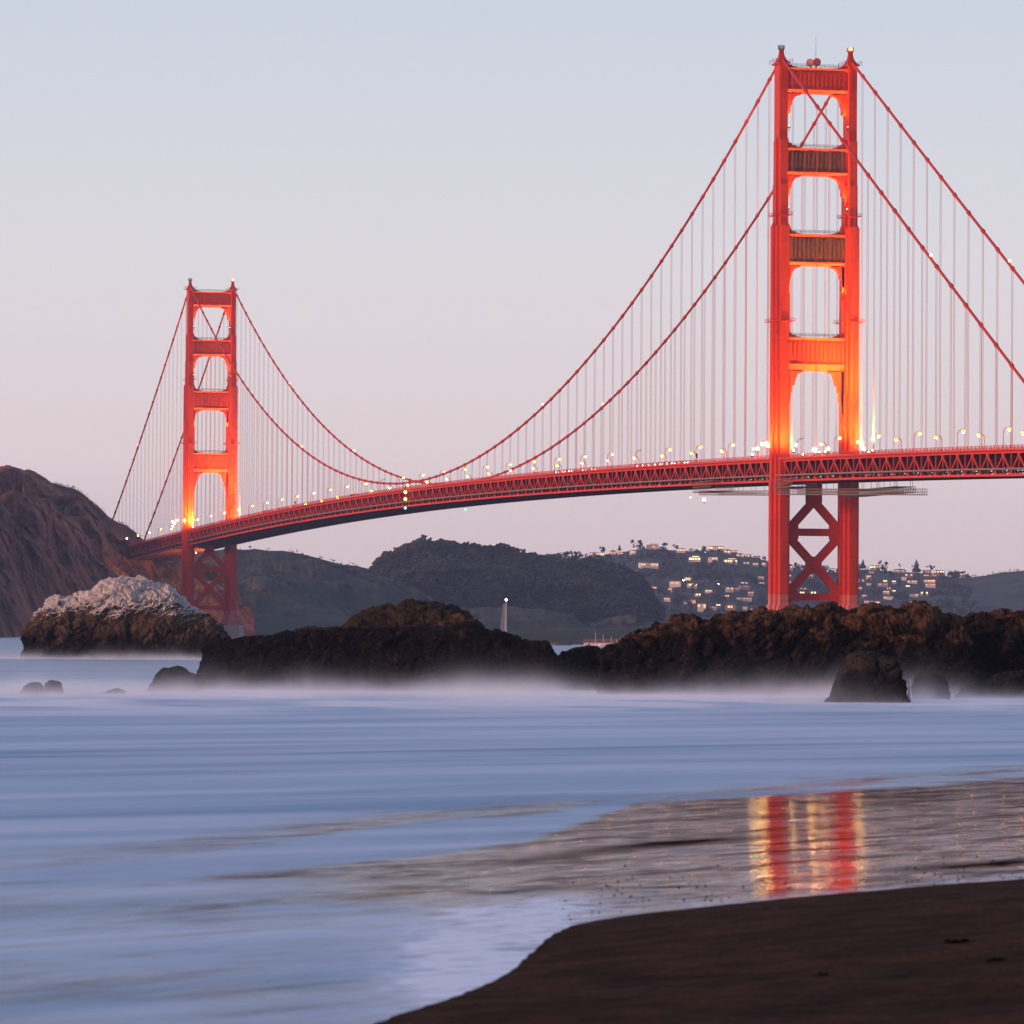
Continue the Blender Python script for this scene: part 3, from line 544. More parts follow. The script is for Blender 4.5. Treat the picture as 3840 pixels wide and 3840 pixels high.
# ---- soft surf mist lying against the rocks: closed mounds of thin even vapour
m = bpy.data.materials.new('surf_mist_vapour'); m.use_nodes = True; t = NT(m); t.t.nodes.remove(t.b)
psn = t.n('ShaderNodeNewGeometry').outputs['Position']; zz = t.n('ShaderNodeSeparateXYZ', {0: psn}).outputs['Z']
nz1 = t.noise(t.pos((1, 1, .5)), .07, 3, .55); nz2 = t.noise(t.pos((1, 1, .8)), .45, 2, .6)
hs_ = t.math('ADD', .13, t.math('MULTIPLY', t.ramp(nz1, [(.42, 0.0), (.68, 1.0)]), .85))
dn = t.math('POWER', 2.718, t.math('MULTIPLY', t.math('DIVIDE', zz, hs_), -1.0))
dn = t.math('MULTIPLY', t.math('MULTIPLY', dn, t.ramp(nz2, [(.33, .12), (.66, 1.4)])), .15)
sx_ = t.n('ShaderNodeSeparateXYZ', {0: t.n('ShaderNodeTexCoord').outputs['Generated']})
dn = t.math('MULTIPLY', dn, t.ramp(sx_.outputs['Z'], [(.2, 1.0), (.95, 0.0)]))
for ax_ in ('X', 'Y'): dn = t.math('MULTIPLY', dn, t.ramp(sx_.outputs[ax_], [(0.0, 0.0), (.25, 1.0), (.75, 1.0), (1.0, 0.0)]))
pv = t.n('ShaderNodeVolumePrincipled', {'Density': dn}); pv.inputs['Color'].default_value = (.93, .96, 1.0, 1)
t.l(pv.outputs[0], t.o.inputs['Volume'])
def mist(px_, pyc, wid, dep, hgt, label):
    G = ground(px_, pyc); b_ = MB(); b_.box(-wid / 2, wid / 2, -dep / 2, dep / 2, .03, hgt); o = b_.build('surf_mist', m); o.location = (G[0], G[1], 0); o.rotation_euler.z = -math.atan2(FH[0], FH[1]); tag(o, label, 'mist', 'surf mist', 'stuff')
mist(1900, 2612, 140, 58, 4.6, 'white mist of surf lying against the foot of the rocks')
mist(480, 2474, 66, 30, 3.2, 'thin mist along the waterline of the whitened sea rock')
# thin streams running off the ledges
M['runoff'] = mat('white_running_water', (.78, .76, .80), .5)
def runoff(px_, y0, y1, wpx, d, label):
    mb = MB(); n = 9; pts = unproj(np.full(n, float(px_)) + rng.normal(0, 1.2, n), np.linspace(y0, y1, n), d)
    mb.tube([p for p in pts], [d / FPX * wpx * (.25 + .75 * i / (n - 1)) * .5 for i in range(n)], 6); tag(mb.build('runoff_stream', M['runoff'], None, True), label, 'stream', 'streams running off the rocks')
d0 = gdist(3412, 2634)
runoff(3411, 2545, 2634, 17, d0 - .5, 'white stream pouring between the two front boulders')
runoff(2322, 2455, 2575, 8, gdist(2322, 2590) - 1.0, 'thin white trickle down the left end of the right ridge')

# ================================================================== BRIDGE
L = 1280.2; HW = 13.7
KY = [-420, -343, -273, -165, -106, -12, 77, 228, 397, 643, 861, 1060, 1274, 1400, 1623]; KZ = [62.5, 64.7, 66.4, 69.0, 70.2, 72.3, 73.6, 75.7, 77.4, 77.6, 76.6, 73.6, 68.4, 65.2, 59.5]
pf = np.polyfit(np.array(KY) / 1000, KZ, 5)
def RZ(y): return float(np.polyval(pf, y / 1000))
def cable_z(y):
    if y < 0: return 223 + .51 * y + .00003 * y * y
    if y > L: t_ = y - L; return 223 - .512 * t_ + .00013 * t_ * t_
    return 80 + 143 * ((y - L / 2) / (L / 2)) ** 2
B = empty('suspension_bridge'); tag(B, 'tall orange suspension bridge with two towers, spanning the strait', 'bridge')
def plan_poly(st_):
    q = []
    for i, (hx, hy) in enumerate(st_):
        q.append((hx, hy)); 
        if i + 1 < len(st_): q.append((hx, st_[i + 1][1]))
    q1 = q; q2 = [(a, -b) for a, b in q[::-1]]; q3 = [(-a, -b) for a, b in q]; q4 = [(-a, b) for a, b in q[::-1]]
    return q1 + q2 + q3 + q4
SEC_LOW = [(1.6, 6.7), (2.6, 4.1), (3.7, 1.6)]; SEC_D = [(1.55, 6.3), (2.5, 3.8), (3.5, 1.5)]; SEC_C = [(1.5, 5.2), (2.55, 2.0)]; SEC_B = [(1.5, 4.7), (2.3, 1.7)]; SEC_A = [(1.6, 3.6)]
def loft(mb, secs):
    """stack of rectangles (z, hx, hy) round a local axis at cx, cy"""
    cx, cy, rows = secs; vs = []; fs = []
    for z, hx, hy in rows: vs += [(cx - hx, cy - hy, z), (cx + hx, cy - hy, z), (cx + hx, cy + hy, z), (cx - hx, cy + hy, z)]
    n = len(rows)
    for i in range(n - 1):
        for k in range(4): fs.append((i * 4 + k, i * 4 + (k + 1) % 4, i * 4 + 4 + (k + 1) % 4, i * 4 + 4 + k))
    fs += [(3, 2, 1, 0), tuple(range(4 * n - 4, 4 * n))]; mb.add(vs, fs)
def tower(y0, flare, stripped):
    T = empty('tower', (0, y0, 0), 0, B)
    T['label'] = 'near bridge tower, tall and orange, with dark stripped middle struts' if stripped else 'far bridge tower glowing orange before the headland'
    xi = HW - 1.5
    for s in (-1, 1):
        cx = s * HW; mb = MB()
        for st_, z0, z1 in ((SEC_LOW, flare + 3.2, 62), (SEC_D, 62, 159), (SEC_C, 159, 174.7), (SEC_B, 174.7, 191.6), (SEC_A, 191.6, 220.4)):
            mb.prism([(cx + a, b) for a, b in plan_poly(st_)], z0, z1, 'z')
        # pointed tops of the shed steps, plate collars
        for z, hx, hy in ((159, 3.5, 1.5), (174.7, 2.55, 2.0), (191.6, 2.3, 1.7)):
            for e in (-1, 1): mb.prism([(cx + e * (hx - .9), z), (cx + e * hx, z), (cx + e * (hx - .75), z + 1.7)], -hy * .55, hy * .55)
        for e in (-1, 1):
            for kx in (-.95, 0, .95): mb.box(cx + kx - .22, cx + kx + .22, *sorted((e * 3.6, e * 3.85)), 211, 219.5)
        mb.build('leg', M['orange'], T)
        f = MB()
        f.prism([(cx + a, b) for a, b in plan_poly([(a * 1.002, b * 1.002) for a, b in SEC_LOW])], flare, flare + 3.2, 'z')
        lo = plan_poly(SEC_LOW); hi = [(a + (1.15 if a > 0 else -1.15), b + (1.15 if b > 0 else -1.15)) for a, b in lo]; n = len(lo)
        f.add([(cx + a, b, flare) for a, b in lo] + [(cx + a, b, flare - 2.6) for a, b in hi], [(i, (i + 1) % n, n + (i + 1) % n, n + i) for i in range(n)])
        f.prism([(cx + a, b) for a, b in hi], 7, flare - 2.6, 'z'); f.build('pedestal', M['orange_faded'], T)
        h = MB(); loft(h, (cx, 0, [(220.4, 2.5, 4.3), (221.0, 2.5, 4.3), (221.0, 2.2, 3.0), (222.2, 1.55, 2.0), (223.4, 1.05, 1.25), (224.6, .82, .9), (226.2, .78, .78)])); h.build('saddle_housing', M['orange'], T)
        g = MB()
        for kz in (226.6, 227.1, 227.6):
            for a, b in (((-1, -1), (1, -1)), ((1, -1), (1, 1)), ((1, 1), (-1, 1)), ((-1, 1), (-1, -1))): g.bar((cx + a[0], a[1], kz), (cx + b[0], b[1], kz), .12)
        for a in (-1, 0, 1):
            for b in (-1, 1): g.bar((cx + a, b, 226.2), (cx + a, b, 227.6), .12); g.bar((cx + b, a, 226.2), (cx + b, a, 227.6), .12)
        g.box(cx - .95, cx + .95, -.95, .95, 226.22, 226.4)
        for a in (-3.2, 3.2):
            g2 = MB()
            for b in (-4.4, 0, 4.4): g2.bar((cx + a, b, 220.6), (cx + a, b, 222.2), .12)
            g2.bar((cx + a, -4.4, 221.6), (cx + a, 4.4, 221.6), .1); g2.bar((cx + a, -4.4, 222.2), (cx + a, 4.4, 222.2), .1); g2.build('shoulder_railing', M['orange_dark'], T)
        g.build('top_railing', M['orange_dark'], T)
        # inspection walkways round the leg
        for zz, hx, hy in ((163.0, 2.6, 5.25), (122.8, 3.55, 6.35)):
            p = MB()
            for e in (-1, 1):
                p.box(cx - hx - .5, cx + hx + .5, *sorted((e * hy, e * (hy + .5))), zz, zz + .18); p.box(*sorted((cx + e * hx, cx + e * (hx + .5))), -hy, hy, zz + .003, zz + .183)
                for q in (zz + .7, zz + 1.2): p.bar((cx - hx - .47, e * (hy + .47), q), (cx + hx + .47, e * (hy + .47), q), .09); p.bar((cx + e * (hx + .47), -hy - .47, q), (cx + e * (hx + .47), hy + .47, q), .09)
                for k in np.linspace(-hx - .45, hx + .45, 6): p.bar((cx + k, e * (hy + .47), zz), (cx + k, e * (hy + .47), zz + 1.2), .09)
            p.build('walkway', M['orange'], T)
    # portal struts
    for i, (zt, zb, sf) in enumerate(((219.2, 210.9, 209.5), (188.7, 179.5, 178.3), (156.1, 145.3, 144.0), (116.9, 106.7, 104.2))):
        hy = 2.1; mb = MB(); mb.box(-xi, xi, -hy, hy, zb, zt)
        for e in (-1, 1):
            # cornice and sill lean outwards, undersides sloping
            for z0, z1, pr in ((zt - 1.1, zt, .85), (sf, zb, -.0)):
                if pr > 0: mb.add([(-xi, e * (hy + .003), z0), (xi, e * (hy + .003), z0), (xi, e * (hy + pr), z1 - .12), (-xi, e * (hy + pr), z1 - .12), (-xi, e * (hy + pr), z1), (xi, e * (hy + pr), z1), (-xi, e * (hy + .003), z1), (xi, e * (hy + .003), z1)], [(0, 1, 2, 3), (3, 2, 5, 4), (4, 5, 7, 6)])
                else: mb.add([(-xi, e * (hy - 1.2), z0), (xi, e * (hy - 1.2), z0), (xi, e * (hy + .5), z1), (-xi, e * (hy + .5), z1), (-xi, e * (hy + .5), z1 + .35), (xi, e * (hy + .5), z1 + .35), (-xi, e * (hy + .003), z1 + .35), (xi, e * (hy + .003), z1 + .35)], [(0, 1, 2, 3), (3, 2, 5, 4), (4, 5, 7, 6)])
        mb.box(-xi, xi, -hy + 1.2, hy - 1.2, sf, zb - .004)
        top = zt; dn = 16.4 if i == 3 else 8.2
        for s in (-1, 1):
            if i == 3: pr = [(0, 0), (7.2, 0), (6.9, -.5), (5.2, -1.0), (4.6, -2.6), (3.9, -5.4), (3.1, -5.5), (3.0, -8.0), (2.4, -8.2), (2.3, -11.6), (1.8, -11.8), (1.7, -16.0), (.6, -16.6), (0, -16.6)]
            else: pr = [(0, 0), (6.2, 0), (5.8, -.45), (4.1, -.9), (3.4, -1.6), (2.5, -3.0), (2.3, -4.6), (1.9, -4.8), (1.8, -7.4), (.6, -8.2), (0, -8.2)]
            mb.prism([(s * (-xi + a), sf + b + .0) for a, b in pr], -1.5, 1.5)
            up = [(0, 0), (6.5, 0), (6.0, .35), (4.2, .5), (3.9, 1.0), (2.6, 1.2), (2.2, 1.9), (1.2, 2.2), (1.0, 3.6), (0, 3.8)]
            if i: mb.prism([(s * (-xi + a), zt + b) for a, b in up], -1.6, 1.6)
            else: mb.prism([(s * (-xi + a), zt + b * .55) for a, b in up], -1.6, 1.6)
        S = mb.build('portal_strut', M['orange'], T)
        fl = MB(); nfl = 13
        for e in (-1, 1):
            for k in range(nfl):
                c = -xi + 1.9 + (2 * xi - 3.8) * k / (nfl - 1); w_ = .52
                fl.prism([(c - w_, zb + 1.9), (c - w_ * .5, zb + 1.5), (c + w_ * .5, zb + 1.5), (c + w_, zb + 1.9), (c + w_, zt - 2.4), (c + w_ * .5, zt - 1.9), (c - w_ * .5, zt - 1.9), (c - w_, zt - 2.4)], *sorted((e * (hy + .003), e * (hy + .5))))
            fl.box(-xi, xi, *sorted((e * (hy + .004), e * (hy + .22))), zb + .45, zb + 1.15)
            fl.box(-xi + .9, xi - .9, *sorted((e * (hy + .003), e * (hy + .10))), zb + 1.16, zt - 1.15)
        fl.build('fluted_panel', M['stripped'] if (stripped and i in (1, 2)) else M['orange'], S)
        rl = MB()
        for e in (-1.9, 1.9):
            for q in (.6, 1.15): rl.bar((-xi + 2, e, zt + q + (.4 if not i else .4)), (xi - 2, e, zt + q + .4), .09)
            for k in np.linspace(-xi + 2, xi - 2, 12): rl.bar((k, e, zt), (k, e, zt + 1.55), .1)
        rl.build('strut_railing', M['dark_steel'], S)
    # braced panel below the deck
    br = MB(); ty = 1.3; dz = flare - 16.3
    def dia(x0, z0, x1, z1): br.bar((x0, 0, z0), (x1, 0, z1), ty * 2 - .02 * random.random(), 2.9, None)
    for s in (-1, 1):
        dia(s * .6, 54.4, s * 11.6, 42.4); dia(s * 11.6, 43.2, s * .4, 31.3); dia(s * .4, 30.6, s * 11.6, 18.6)
        br.prism([(s * xi, 47.5), (s * 9.6, 47.5), (s * 6.4, 45.6), (s * 6.4, 40.6), (s * 9.4, 39.1), (s * xi, 39.1)], -ty - .03, ty + .03)
        br.prism([(s * xi, 23.2), (s * 10.8, 23.2), (s * 6.6, 21), (s * 6.6, 17.2), (s * 8.4, 17.2), (s * 10.6, 15.2), (s * xi, 14.4)], -ty - .03, ty + .03)
    br.prism([(-2.9, 63), (-2.9, 54.4), (-1.0, 52.4), (1.0, 52.4), (2.9, 54.4), (2.9, 63)], -ty - .06, ty + .06)
    br.prism([(-2.9, 32.6), (-.8, 34.0), (.8, 34.0), (2.9, 32.6), (2.9, 29.4), (.8, 27.9), (-.8, 27.9), (-2.9, 29.4)], -ty - .06, ty + .06)
    br.box(-6.5, 6.5, -ty, ty, 41.8, 44.6); br.box(-6.7, 6.7, -ty, ty, 17.4, 20.1)
    br.build('cross_bracing', M['orange'], T)
    pz = MB(); pz.prism([(17, 13), (21, 8), (21, -8), (17, -13), (-17, -13), (-21, -8), (-21, 8), (-17, 13)], -6, 10.5 if stripped else 8.0, 'z'); pz.build('pier', M['concrete'], T)
    return T
tower(0, 16.3, True); tower(L, 13.6, False)
# ---- deck: slab, trusses, railings, underframe
ys = [-381 + 7.62 * k for k in range(266)]
def strip(mb, x0, x1, o0, o1, y_list=None):
    """a beam along the deck between offsets below the rail top"""
    yl = y_list or ys; vs = []; fs = []
    for y in yl:
        r = RZ(y); vs += [(x0, y, r + o0), (x1, y, r + o0), (x1, y, r + o1), (x0, y, r + o1)]
    for i in range(len(yl) - 1):
        for k in range(4): fs.append((i * 4 + k, i * 4 + (k + 1) % 4, i * 4 + 4 + (k + 1) % 4, i * 4 + 4 + k))
    fs += [(3, 2, 1, 0), tuple(range(len(vs) - 4, len(vs)))]; mb.add(vs, fs)
mb = MB(); strip(mb, -12.6, 12.6, -1.75, -1.35); mb.build('roadway', M['asphalt'], B)
for s in (-1, 1):
    mb = MB(); x = s * HW
    strip(mb, *sorted((x - .42, x + .42)), -2.65, -1.8); strip(mb, *sorted((x - .42, x + .42)), -10.2, -9.45)
    for k in range(len(ys)):
        y = ys[k]; r = RZ(y); odd = k % 2
        mb.bar((x, y, r - 9.46), (x, y, r - 2.64), .30, .36)
        if odd: mb.prism([(y - 1.05, r - 2.66), (y + 1.05, r - 2.66), (y + .55, r - 3.7), (y - .55, r - 3.7)], x - .3, x + .3, 'x')
        else: mb.prism([(y - .95, r - 9.44), (y + .95, r - 9.44), (y + .55, r - 8.5), (y - .55, r - 8.5)], x - .3, x + .3, 'x')
        if k + 1 < len(ys):
            y2 = ys[k + 1]; r2 = RZ(y2)
            a, b = ((y, r - 3.2), (y2, r2 - 9.0)) if odd else ((y, r - 9.0), (y2, r2 - 3.2))
            mb.bar((x + s * .02, a[0], a[1]), (x + s * .02, b[0], b[1]), .42, .48)
    mb.build('stiffening_truss', M['orange_truss'], B)
    sw = MB(); xo = s * 15.6
    strip(sw, *sorted((s * 12.64, xo)), -1.55, -1.22); strip(sw, *sorted((xo - s * .02, xo - s * .3)), -1.78, -1.56)
    for k in range(0, len(ys) * 2 - 2):
        y = ys[0] + 3.81 * k; r = RZ(y); sw.prism([(s * 13.3, r - 1.79), (xo - s * .35, r - 1.57), (s * 13.3, r - 1.57)], y - .14, y + .14)
    sw.build('sidewalk', M['orange_truss'], B)
    rl = MB(); strip(rl, *sorted((xo - s * .02, xo - s * .16)), -.14, .0); strip(rl, *sorted((xo - s * .04, xo - s * .12)), -1.16, -1.04)
    for k in range(0, (len(ys) - 1) * 2):
        y = ys[0] + 3.81 * k; r = RZ(y); rl.bar((xo - s * .09, y, r - 1.22), (xo - s * .09, y, r - .02), .26, .2)
        for q in range(1, 5): yy = y + 3.81 * q / 5; rl.bar((xo - s * .09, yy, RZ(yy) - 1.05), (xo - s * .09, yy, RZ(yy) - .12), .07, .07)
    rl.build('railing', M['orange_truss'], B)
    inn = MB(); xg = s * 12.5
    strip(inn, *sorted((xg - .05, xg + .05)), -.95, -.80); strip(inn, *sorted((xg - .05, xg + .05)), -.6, -.5)
    for y in ys: inn.bar((xg, y, RZ(y) - 1.35), (xg, y, RZ(y) - .5), .2)
    inn.build('traffic_barrier', M['orange_truss'], B)
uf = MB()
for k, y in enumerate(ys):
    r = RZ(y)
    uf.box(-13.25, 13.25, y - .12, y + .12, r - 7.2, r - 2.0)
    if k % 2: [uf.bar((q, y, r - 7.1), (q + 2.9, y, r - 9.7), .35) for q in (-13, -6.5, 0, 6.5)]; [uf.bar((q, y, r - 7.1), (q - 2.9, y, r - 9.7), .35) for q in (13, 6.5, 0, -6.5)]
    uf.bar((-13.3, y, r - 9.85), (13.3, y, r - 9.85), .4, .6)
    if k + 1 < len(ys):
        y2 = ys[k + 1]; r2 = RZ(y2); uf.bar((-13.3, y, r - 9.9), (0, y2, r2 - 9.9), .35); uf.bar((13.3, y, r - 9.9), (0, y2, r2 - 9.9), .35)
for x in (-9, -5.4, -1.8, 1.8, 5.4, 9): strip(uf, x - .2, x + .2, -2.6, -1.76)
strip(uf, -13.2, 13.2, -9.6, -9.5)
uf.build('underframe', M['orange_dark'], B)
nets = MB()
for s in (-1, 1): strip(nets, *sorted((s * 14.2, s * 16.2)), -8.1, -7.95); strip(nets, *sorted((s * 16.1, s * 16.3)), -8.0, -7.5)
nets.build('safety_net', M['scaffold'], B)
# ---- cables
for s in (-1, 1):
    yl = [-343 + 7.62 * k for k in range(0, 259)]; yl = [y for y in yl if y < 1626]
    rows = []
    for k in range(-45, 214):
        y = 7.62 * k
        if k % 2 or abs(y) < 5 or abs(y - L) < 5: rows.append((y, .5))
        else: rows += [(y - .72, .5), (y - .62, .76), (y + .62, .76), (y + .72, .5)]
    rows = [q for q in rows if -343 <= q[0] < 1626]
    mb = MB(); mb.tube([(s * HW, y, cable_z(y)) for y, _ in rows], [q for _, q in rows], 10); mb.build('main_cable', M['orange_cable'], B, True)
rest = MB(); nsus = 0
order = sorted([(15.24 * k, s) for k in range(-18, 106) for s in (-1, 1)], key=lambda q: abs(q[0] + 120) + (0 if q[1] < 0 else 5))
for y, s in order:
    if abs(y) < 6 or abs(y - L) < 6 or y > 1585: continue
    z1 = cable_z(y) - .4; z0 = RZ(y) - 2.0
    if z1 - z0 < 1.5: continue
    tgt = MB() if nsus < 100 else rest
    for e in (-.23, .23):
        tgt.bar((s * HW + e, y, z0), (s * HW + e, y, z1 - 1.0), .105); tgt.bar((s * HW + e, y, z1 - 1.0), (s * HW + e * .4, y, z1), .13)
    tgt.box(s * HW - .34, s * HW + .34, y - .14, y + .14, z0 - .02, z0 + .5)
    if nsus < 100: tgt.build('suspender', M['rope'], B)
    nsus += 1
o = rest.build('suspender', M['rope'], B); o['kind'] = 'stuff'

# ---- street lamps along both railings
def lamp_proto():
    r = empty('street_lamp'); p = MB()
    p.tube([(0, 0, 0), (0, 0, .6), (0, 0, .62), (0, 0, 5.6)], [.22, .22, .14, .11], 8)
    p.tube([(.0, 0, 5.5), (.05, 0, 6.1), (.35, 0, 6.65), (.9, 0, 6.95), (1.7, 0, 7.0)], .09, 6); p.tube([(.02, 0, 5.3), (.4, 0, 5.95), (1.0, 0, 6.5), (1.7, 0, 6.75)], .07, 6); p.build('post', M['orange_truss'], r)
    hd = MB(); hd.ball((2.1, 0, 7.1), .45, 8, 6, .4); hd.build('lamp_head', M['dark_steel'], r)
    ln = MB(); ln.ball((2.1, 0, 6.28), .44, 10, 8, .9); ln.build('lens', M['lens'], r); rf = MB(); rf.ball((2.1, 0, 6.62), .80, 12, 8, .62); rf.build('lens_halo', M['halo_glow'], r); return r  # the wider glowing dome over the bulb is an added halo
def unlit(l):
    for ch in children(l):
        if ch.name.startswith('lens'): bpy.data.objects.remove(ch)
proto = lamp_proto(); first = True
ORD = ['first', 'second', 'third', 'fourth', 'fifth', 'sixth', 'seventh', 'eighth', 'ninth', 'tenth', 'eleventh', 'twelfth', 'thirteenth', 'fourteenth', 'fifteenth', 'sixteenth', 'seventeenth', 'eighteenth', 'nineteenth', 'twentieth', 'twenty-first', 'twenty-second', 'twenty-third', 'twenty-fourth', 'twenty-fifth', 'twenty-sixth', 'twenty-seventh', 'twenty-eighth', 'twenty-ninth', 'thirtieth']
lampsy = []
for s, off in ((-1, 65.8), (1, 76.1)):
    side = 'seaward' if s < 0 else 'inland'
    for k in range(-8, 33):
        y = off + 45.65 * k
        if y < -285 or y > 1560 or abs(y) < 7 or abs(y - L) < 7: continue
        l = proto if first else copy_tree(proto); first = False
        l.location = (s * 14.6, y, RZ(y) - 1.22); l.rotation_euler.z = 0 if s < 0 else math.pi
        if y < 0: n_ = len([1 for q in lampsy if q[0] == s and q[1] < 0]); cnt = 'right of the near tower'; idx = n_
        elif y < L: n_ = len([1 for q in lampsy if q[0] == s and 0 < q[1] < L]); cnt = 'between the towers'; idx = n_
        else: n_ = len([1 for q in lampsy if q[0] == s and q[1] > L]); cnt = 'beyond the far tower'; idx = n_
        lampsy.append((s, y)); dark = (s < 0 and k in (-2, 3, 14))
        frm = 'from the right'
        tag(l, f"{'unlit' if dark else 'lit'} street lamp on {side} railing {cnt}, {ORD[idx]} {frm}", 'street lamp', 'street lamps along the bridge')
        if dark: unlit(l)

# ---- floodlights that wash the towers
def onx(px_, py_, x):
    d = ray(px_, py_); return CAM + d * ((x - CAM[0]) / d[0])
def floodlight(p, aim, energy, label, r=.6, cone=50, size=1.0, lens=None, col_=None):
    e = empty('floodlight', p); mb = MB(); d = (Vector(aim) - Vector(p)).normalized()
    mb.box(-.5, .5, -.35, .35, -.9, -.55); mb.bar((0, 0, -.9), (0, 0, -2.2), .16); mb.bar((-.55, 0, -.9), (-.55, 0, .1), .1); mb.bar((.55, 0, -.9), (.55, 0, .1), .1); mb.build('housing', M['dark_steel'], e)
    b = MB(); b.ball((0, 0, 0), r, 10, 8); b.build('lens', lens or M['flood_lens'], e); tag(e, label, 'floodlight', 'floodlights at the tower feet')
    if energy:
        ld_ = bpy.data.lights.new('flood_beam', 'SPOT'); ld_.energy = energy; ld_.spot_size = R_(cone); ld_.spot_blend = .8; ld_.shadow_soft_size = size; ld_.color = col_ or (1.0, .72, .12)
        lo = bpy.data.objects.new('flood_beam', ld_); col.objects.link(lo); lo.location = Vector(p) + d * (r + 1.1); lo.rotation_euler = d.to_track_quat('-Z', 'Y').to_euler()
KW = 1000
for y0, nm, pl in ((0, 'near', [((2858, 1666), -16.2), ((2840, 1682), -16.2), ((2872, 1663), -16.4), ((2881, 1672), -16.0), ((2985, 1669), -3.0), ((3055, 1687), -15.5), ((3105, 1683), -3.0), ((3231, 1675), 15.8), ((3238, 1684), 14.0)]),
                   (L, 'far', [((655, 1962), -16.2), ((648, 1956), -16.0), ((664, 1952), -16.2), ((692, 1952), -17.5), ((725, 1950), -4.0), ((871, 1936), 15.8)])):
    who = f'{nm} tower'
    for i, (q, x) in enumerate(pl):
        p = onx(q[0], q[1], x); p[2] = max(p[2], RZ(p[1]) + .6)
        floodlight(p, (p[0], p[1], p[2] + 50), 0, f'small glaring floodlight by the {who}, {ORD[i]} from the left of its cluster', .62 if i != 5 else .85)
    z = RZ(y0) + 1.0; far = .75 if y0 else 1.0
    # the lamps that throw the light up the steel
    for p, aim, en, cone, pos in (((HW + 1.5, y0 - 20, z), (HW, y0 - 6.3, z + 20), 150 * KW, 120, 'south of the inland leg'),
                             ((HW - 1.5, y0 - 34, z), (HW, y0 - 6.3, z + 52), 620 * KW, 60, 'farther south of the inland leg'),
                             ((-HW - .5, y0 - 20, z), (-HW, y0 - 6.3, z + 16), 100 * KW * (3.2 if y0 else 1), 120, 'south of the seaward leg'),
                             ((-HW - 11, y0 - 1, z - 1), (-HW - 3.5, y0, z + 14), 55 * KW, 120, 'west of the seaward leg'),
                             ((HW - 14, y0 - 8, z), (HW - 3, y0, z + 24), 100 * KW, 100, 'between the legs facing inland'),
                             ((0, y0 + 14, z), (0, y0 + 1, z + 42), 260 * KW, 80, 'north of the portal'),
                             ((0, y0 - 14, z), (2, y0 - 1, z + 32), 130 * KW, 80, 'south of the portal')):
        floodlight(p, aim, en * far, f'upward floodlight {pos} of the {who}', .25, cone, .6, M['lens'])
    # strut lights washing soffits and cornices
    for zt, zb in ((204, 209), (173, 178), (139, 144)):
        for s in (-1, 1): floodlight((s * 11.6, y0 - 3.4, zt - 7.0), (s * 3, y0 - 1.5, zb + 2), 22 * KW, f"small upward light on the {'seaward' if s < 0 else 'inland'} leg below {'top' if zt > 200 else 'second' if zt > 160 else 'third'} strut of the {who}", .05, 110, .3, M['lens'])
# a lamp at the foot of the far tower lights the cliff behind it
for xx, yy in ((-4, 26), (9, 34)):
    floodlight((xx, L + yy, 54), (12, L + 175, 20), 420 * KW, f"work lamp under the deck beyond the far tower shining down the cliff, {'seaward' if xx < 0 else 'inland'} one", .3, 62, 1.0, M['lens'], (1.0, .46, .12))
# ---- beacons on the towers and cables
def beacon(p, label, r=.8, m=None, cat='beacon light', name='beacon', grp='red beacons on the bridge'):
    e = empty(name, p); b = MB(); b.ball((0, 0, 0), r, 10, 8); b.build('lens', m or M['beacon'], e); g = MB(); g.tube([(0, 0, -r * 1.6), (0, 0, -r * .8)], r * .5, 8); g.build('base', M['dark_steel'], e); tag(e, label, cat, grp)
beacon((HW, 0, 227.0), 'large glowing beacon on the inland top of the near tower', .95); beacon((HW, L, 227.0), 'large glowing beacon on the inland top of the far tower', 1.1)
for y, s, lb in ((1476, -1, 'beacon on the seaward cable beyond the far tower'), (1092, 1, 'beacon on the inland cable right of the far tower'), (917, -1, 'beacon on the seaward cable right of the far tower'), (-177, -1, 'beacon on the seaward cable right of the near tower'), (-180, 1, 'beacon on the inland cable right of the near tower'), (366, -1, 'beacon on the seaward cable left of the near tower'), (363, 1, 'beacon on the inland cable left of the near tower'), (905, 1, 'beacon low on the inland cable near midspan')):
    beacon((s * HW, y, cable_z(y) + 1.3), lb, .55)
# ---- navigation lights at midspan
nl_ = empty('navigation_lights', (-16.3, 638, 0)); a = MB(); a.bar((0, 0, RZ(638) + 1), (0, 0, 66.2), .25); a.bar((1.6, 0, RZ(638) + .2), (0, 0, RZ(638) + .2), .2); a.bar((2.4, 0, 69), (0, 0, 69), .2); a.build('ladder', M['dark_steel'], nl_)
for z, k in ((75.0, 'amber_lens'), (71.5, 'amber_lens'), (67.0, 'green_lens')): b = MB(); b.ball((0, -.4, z), .75 if k[0] == 'a' else .6, 10, 8); b.build('lamp', M[k], nl_)
tag(nl_, 'vertical string of two amber and one green lights at midspan', 'navigation light')
beacon((15.5, 640, 66.6), 'single green light under the inland truss at midspan', .4, M['green_lens'], 'navigation light', 'navigation_light', 'navigation lights')
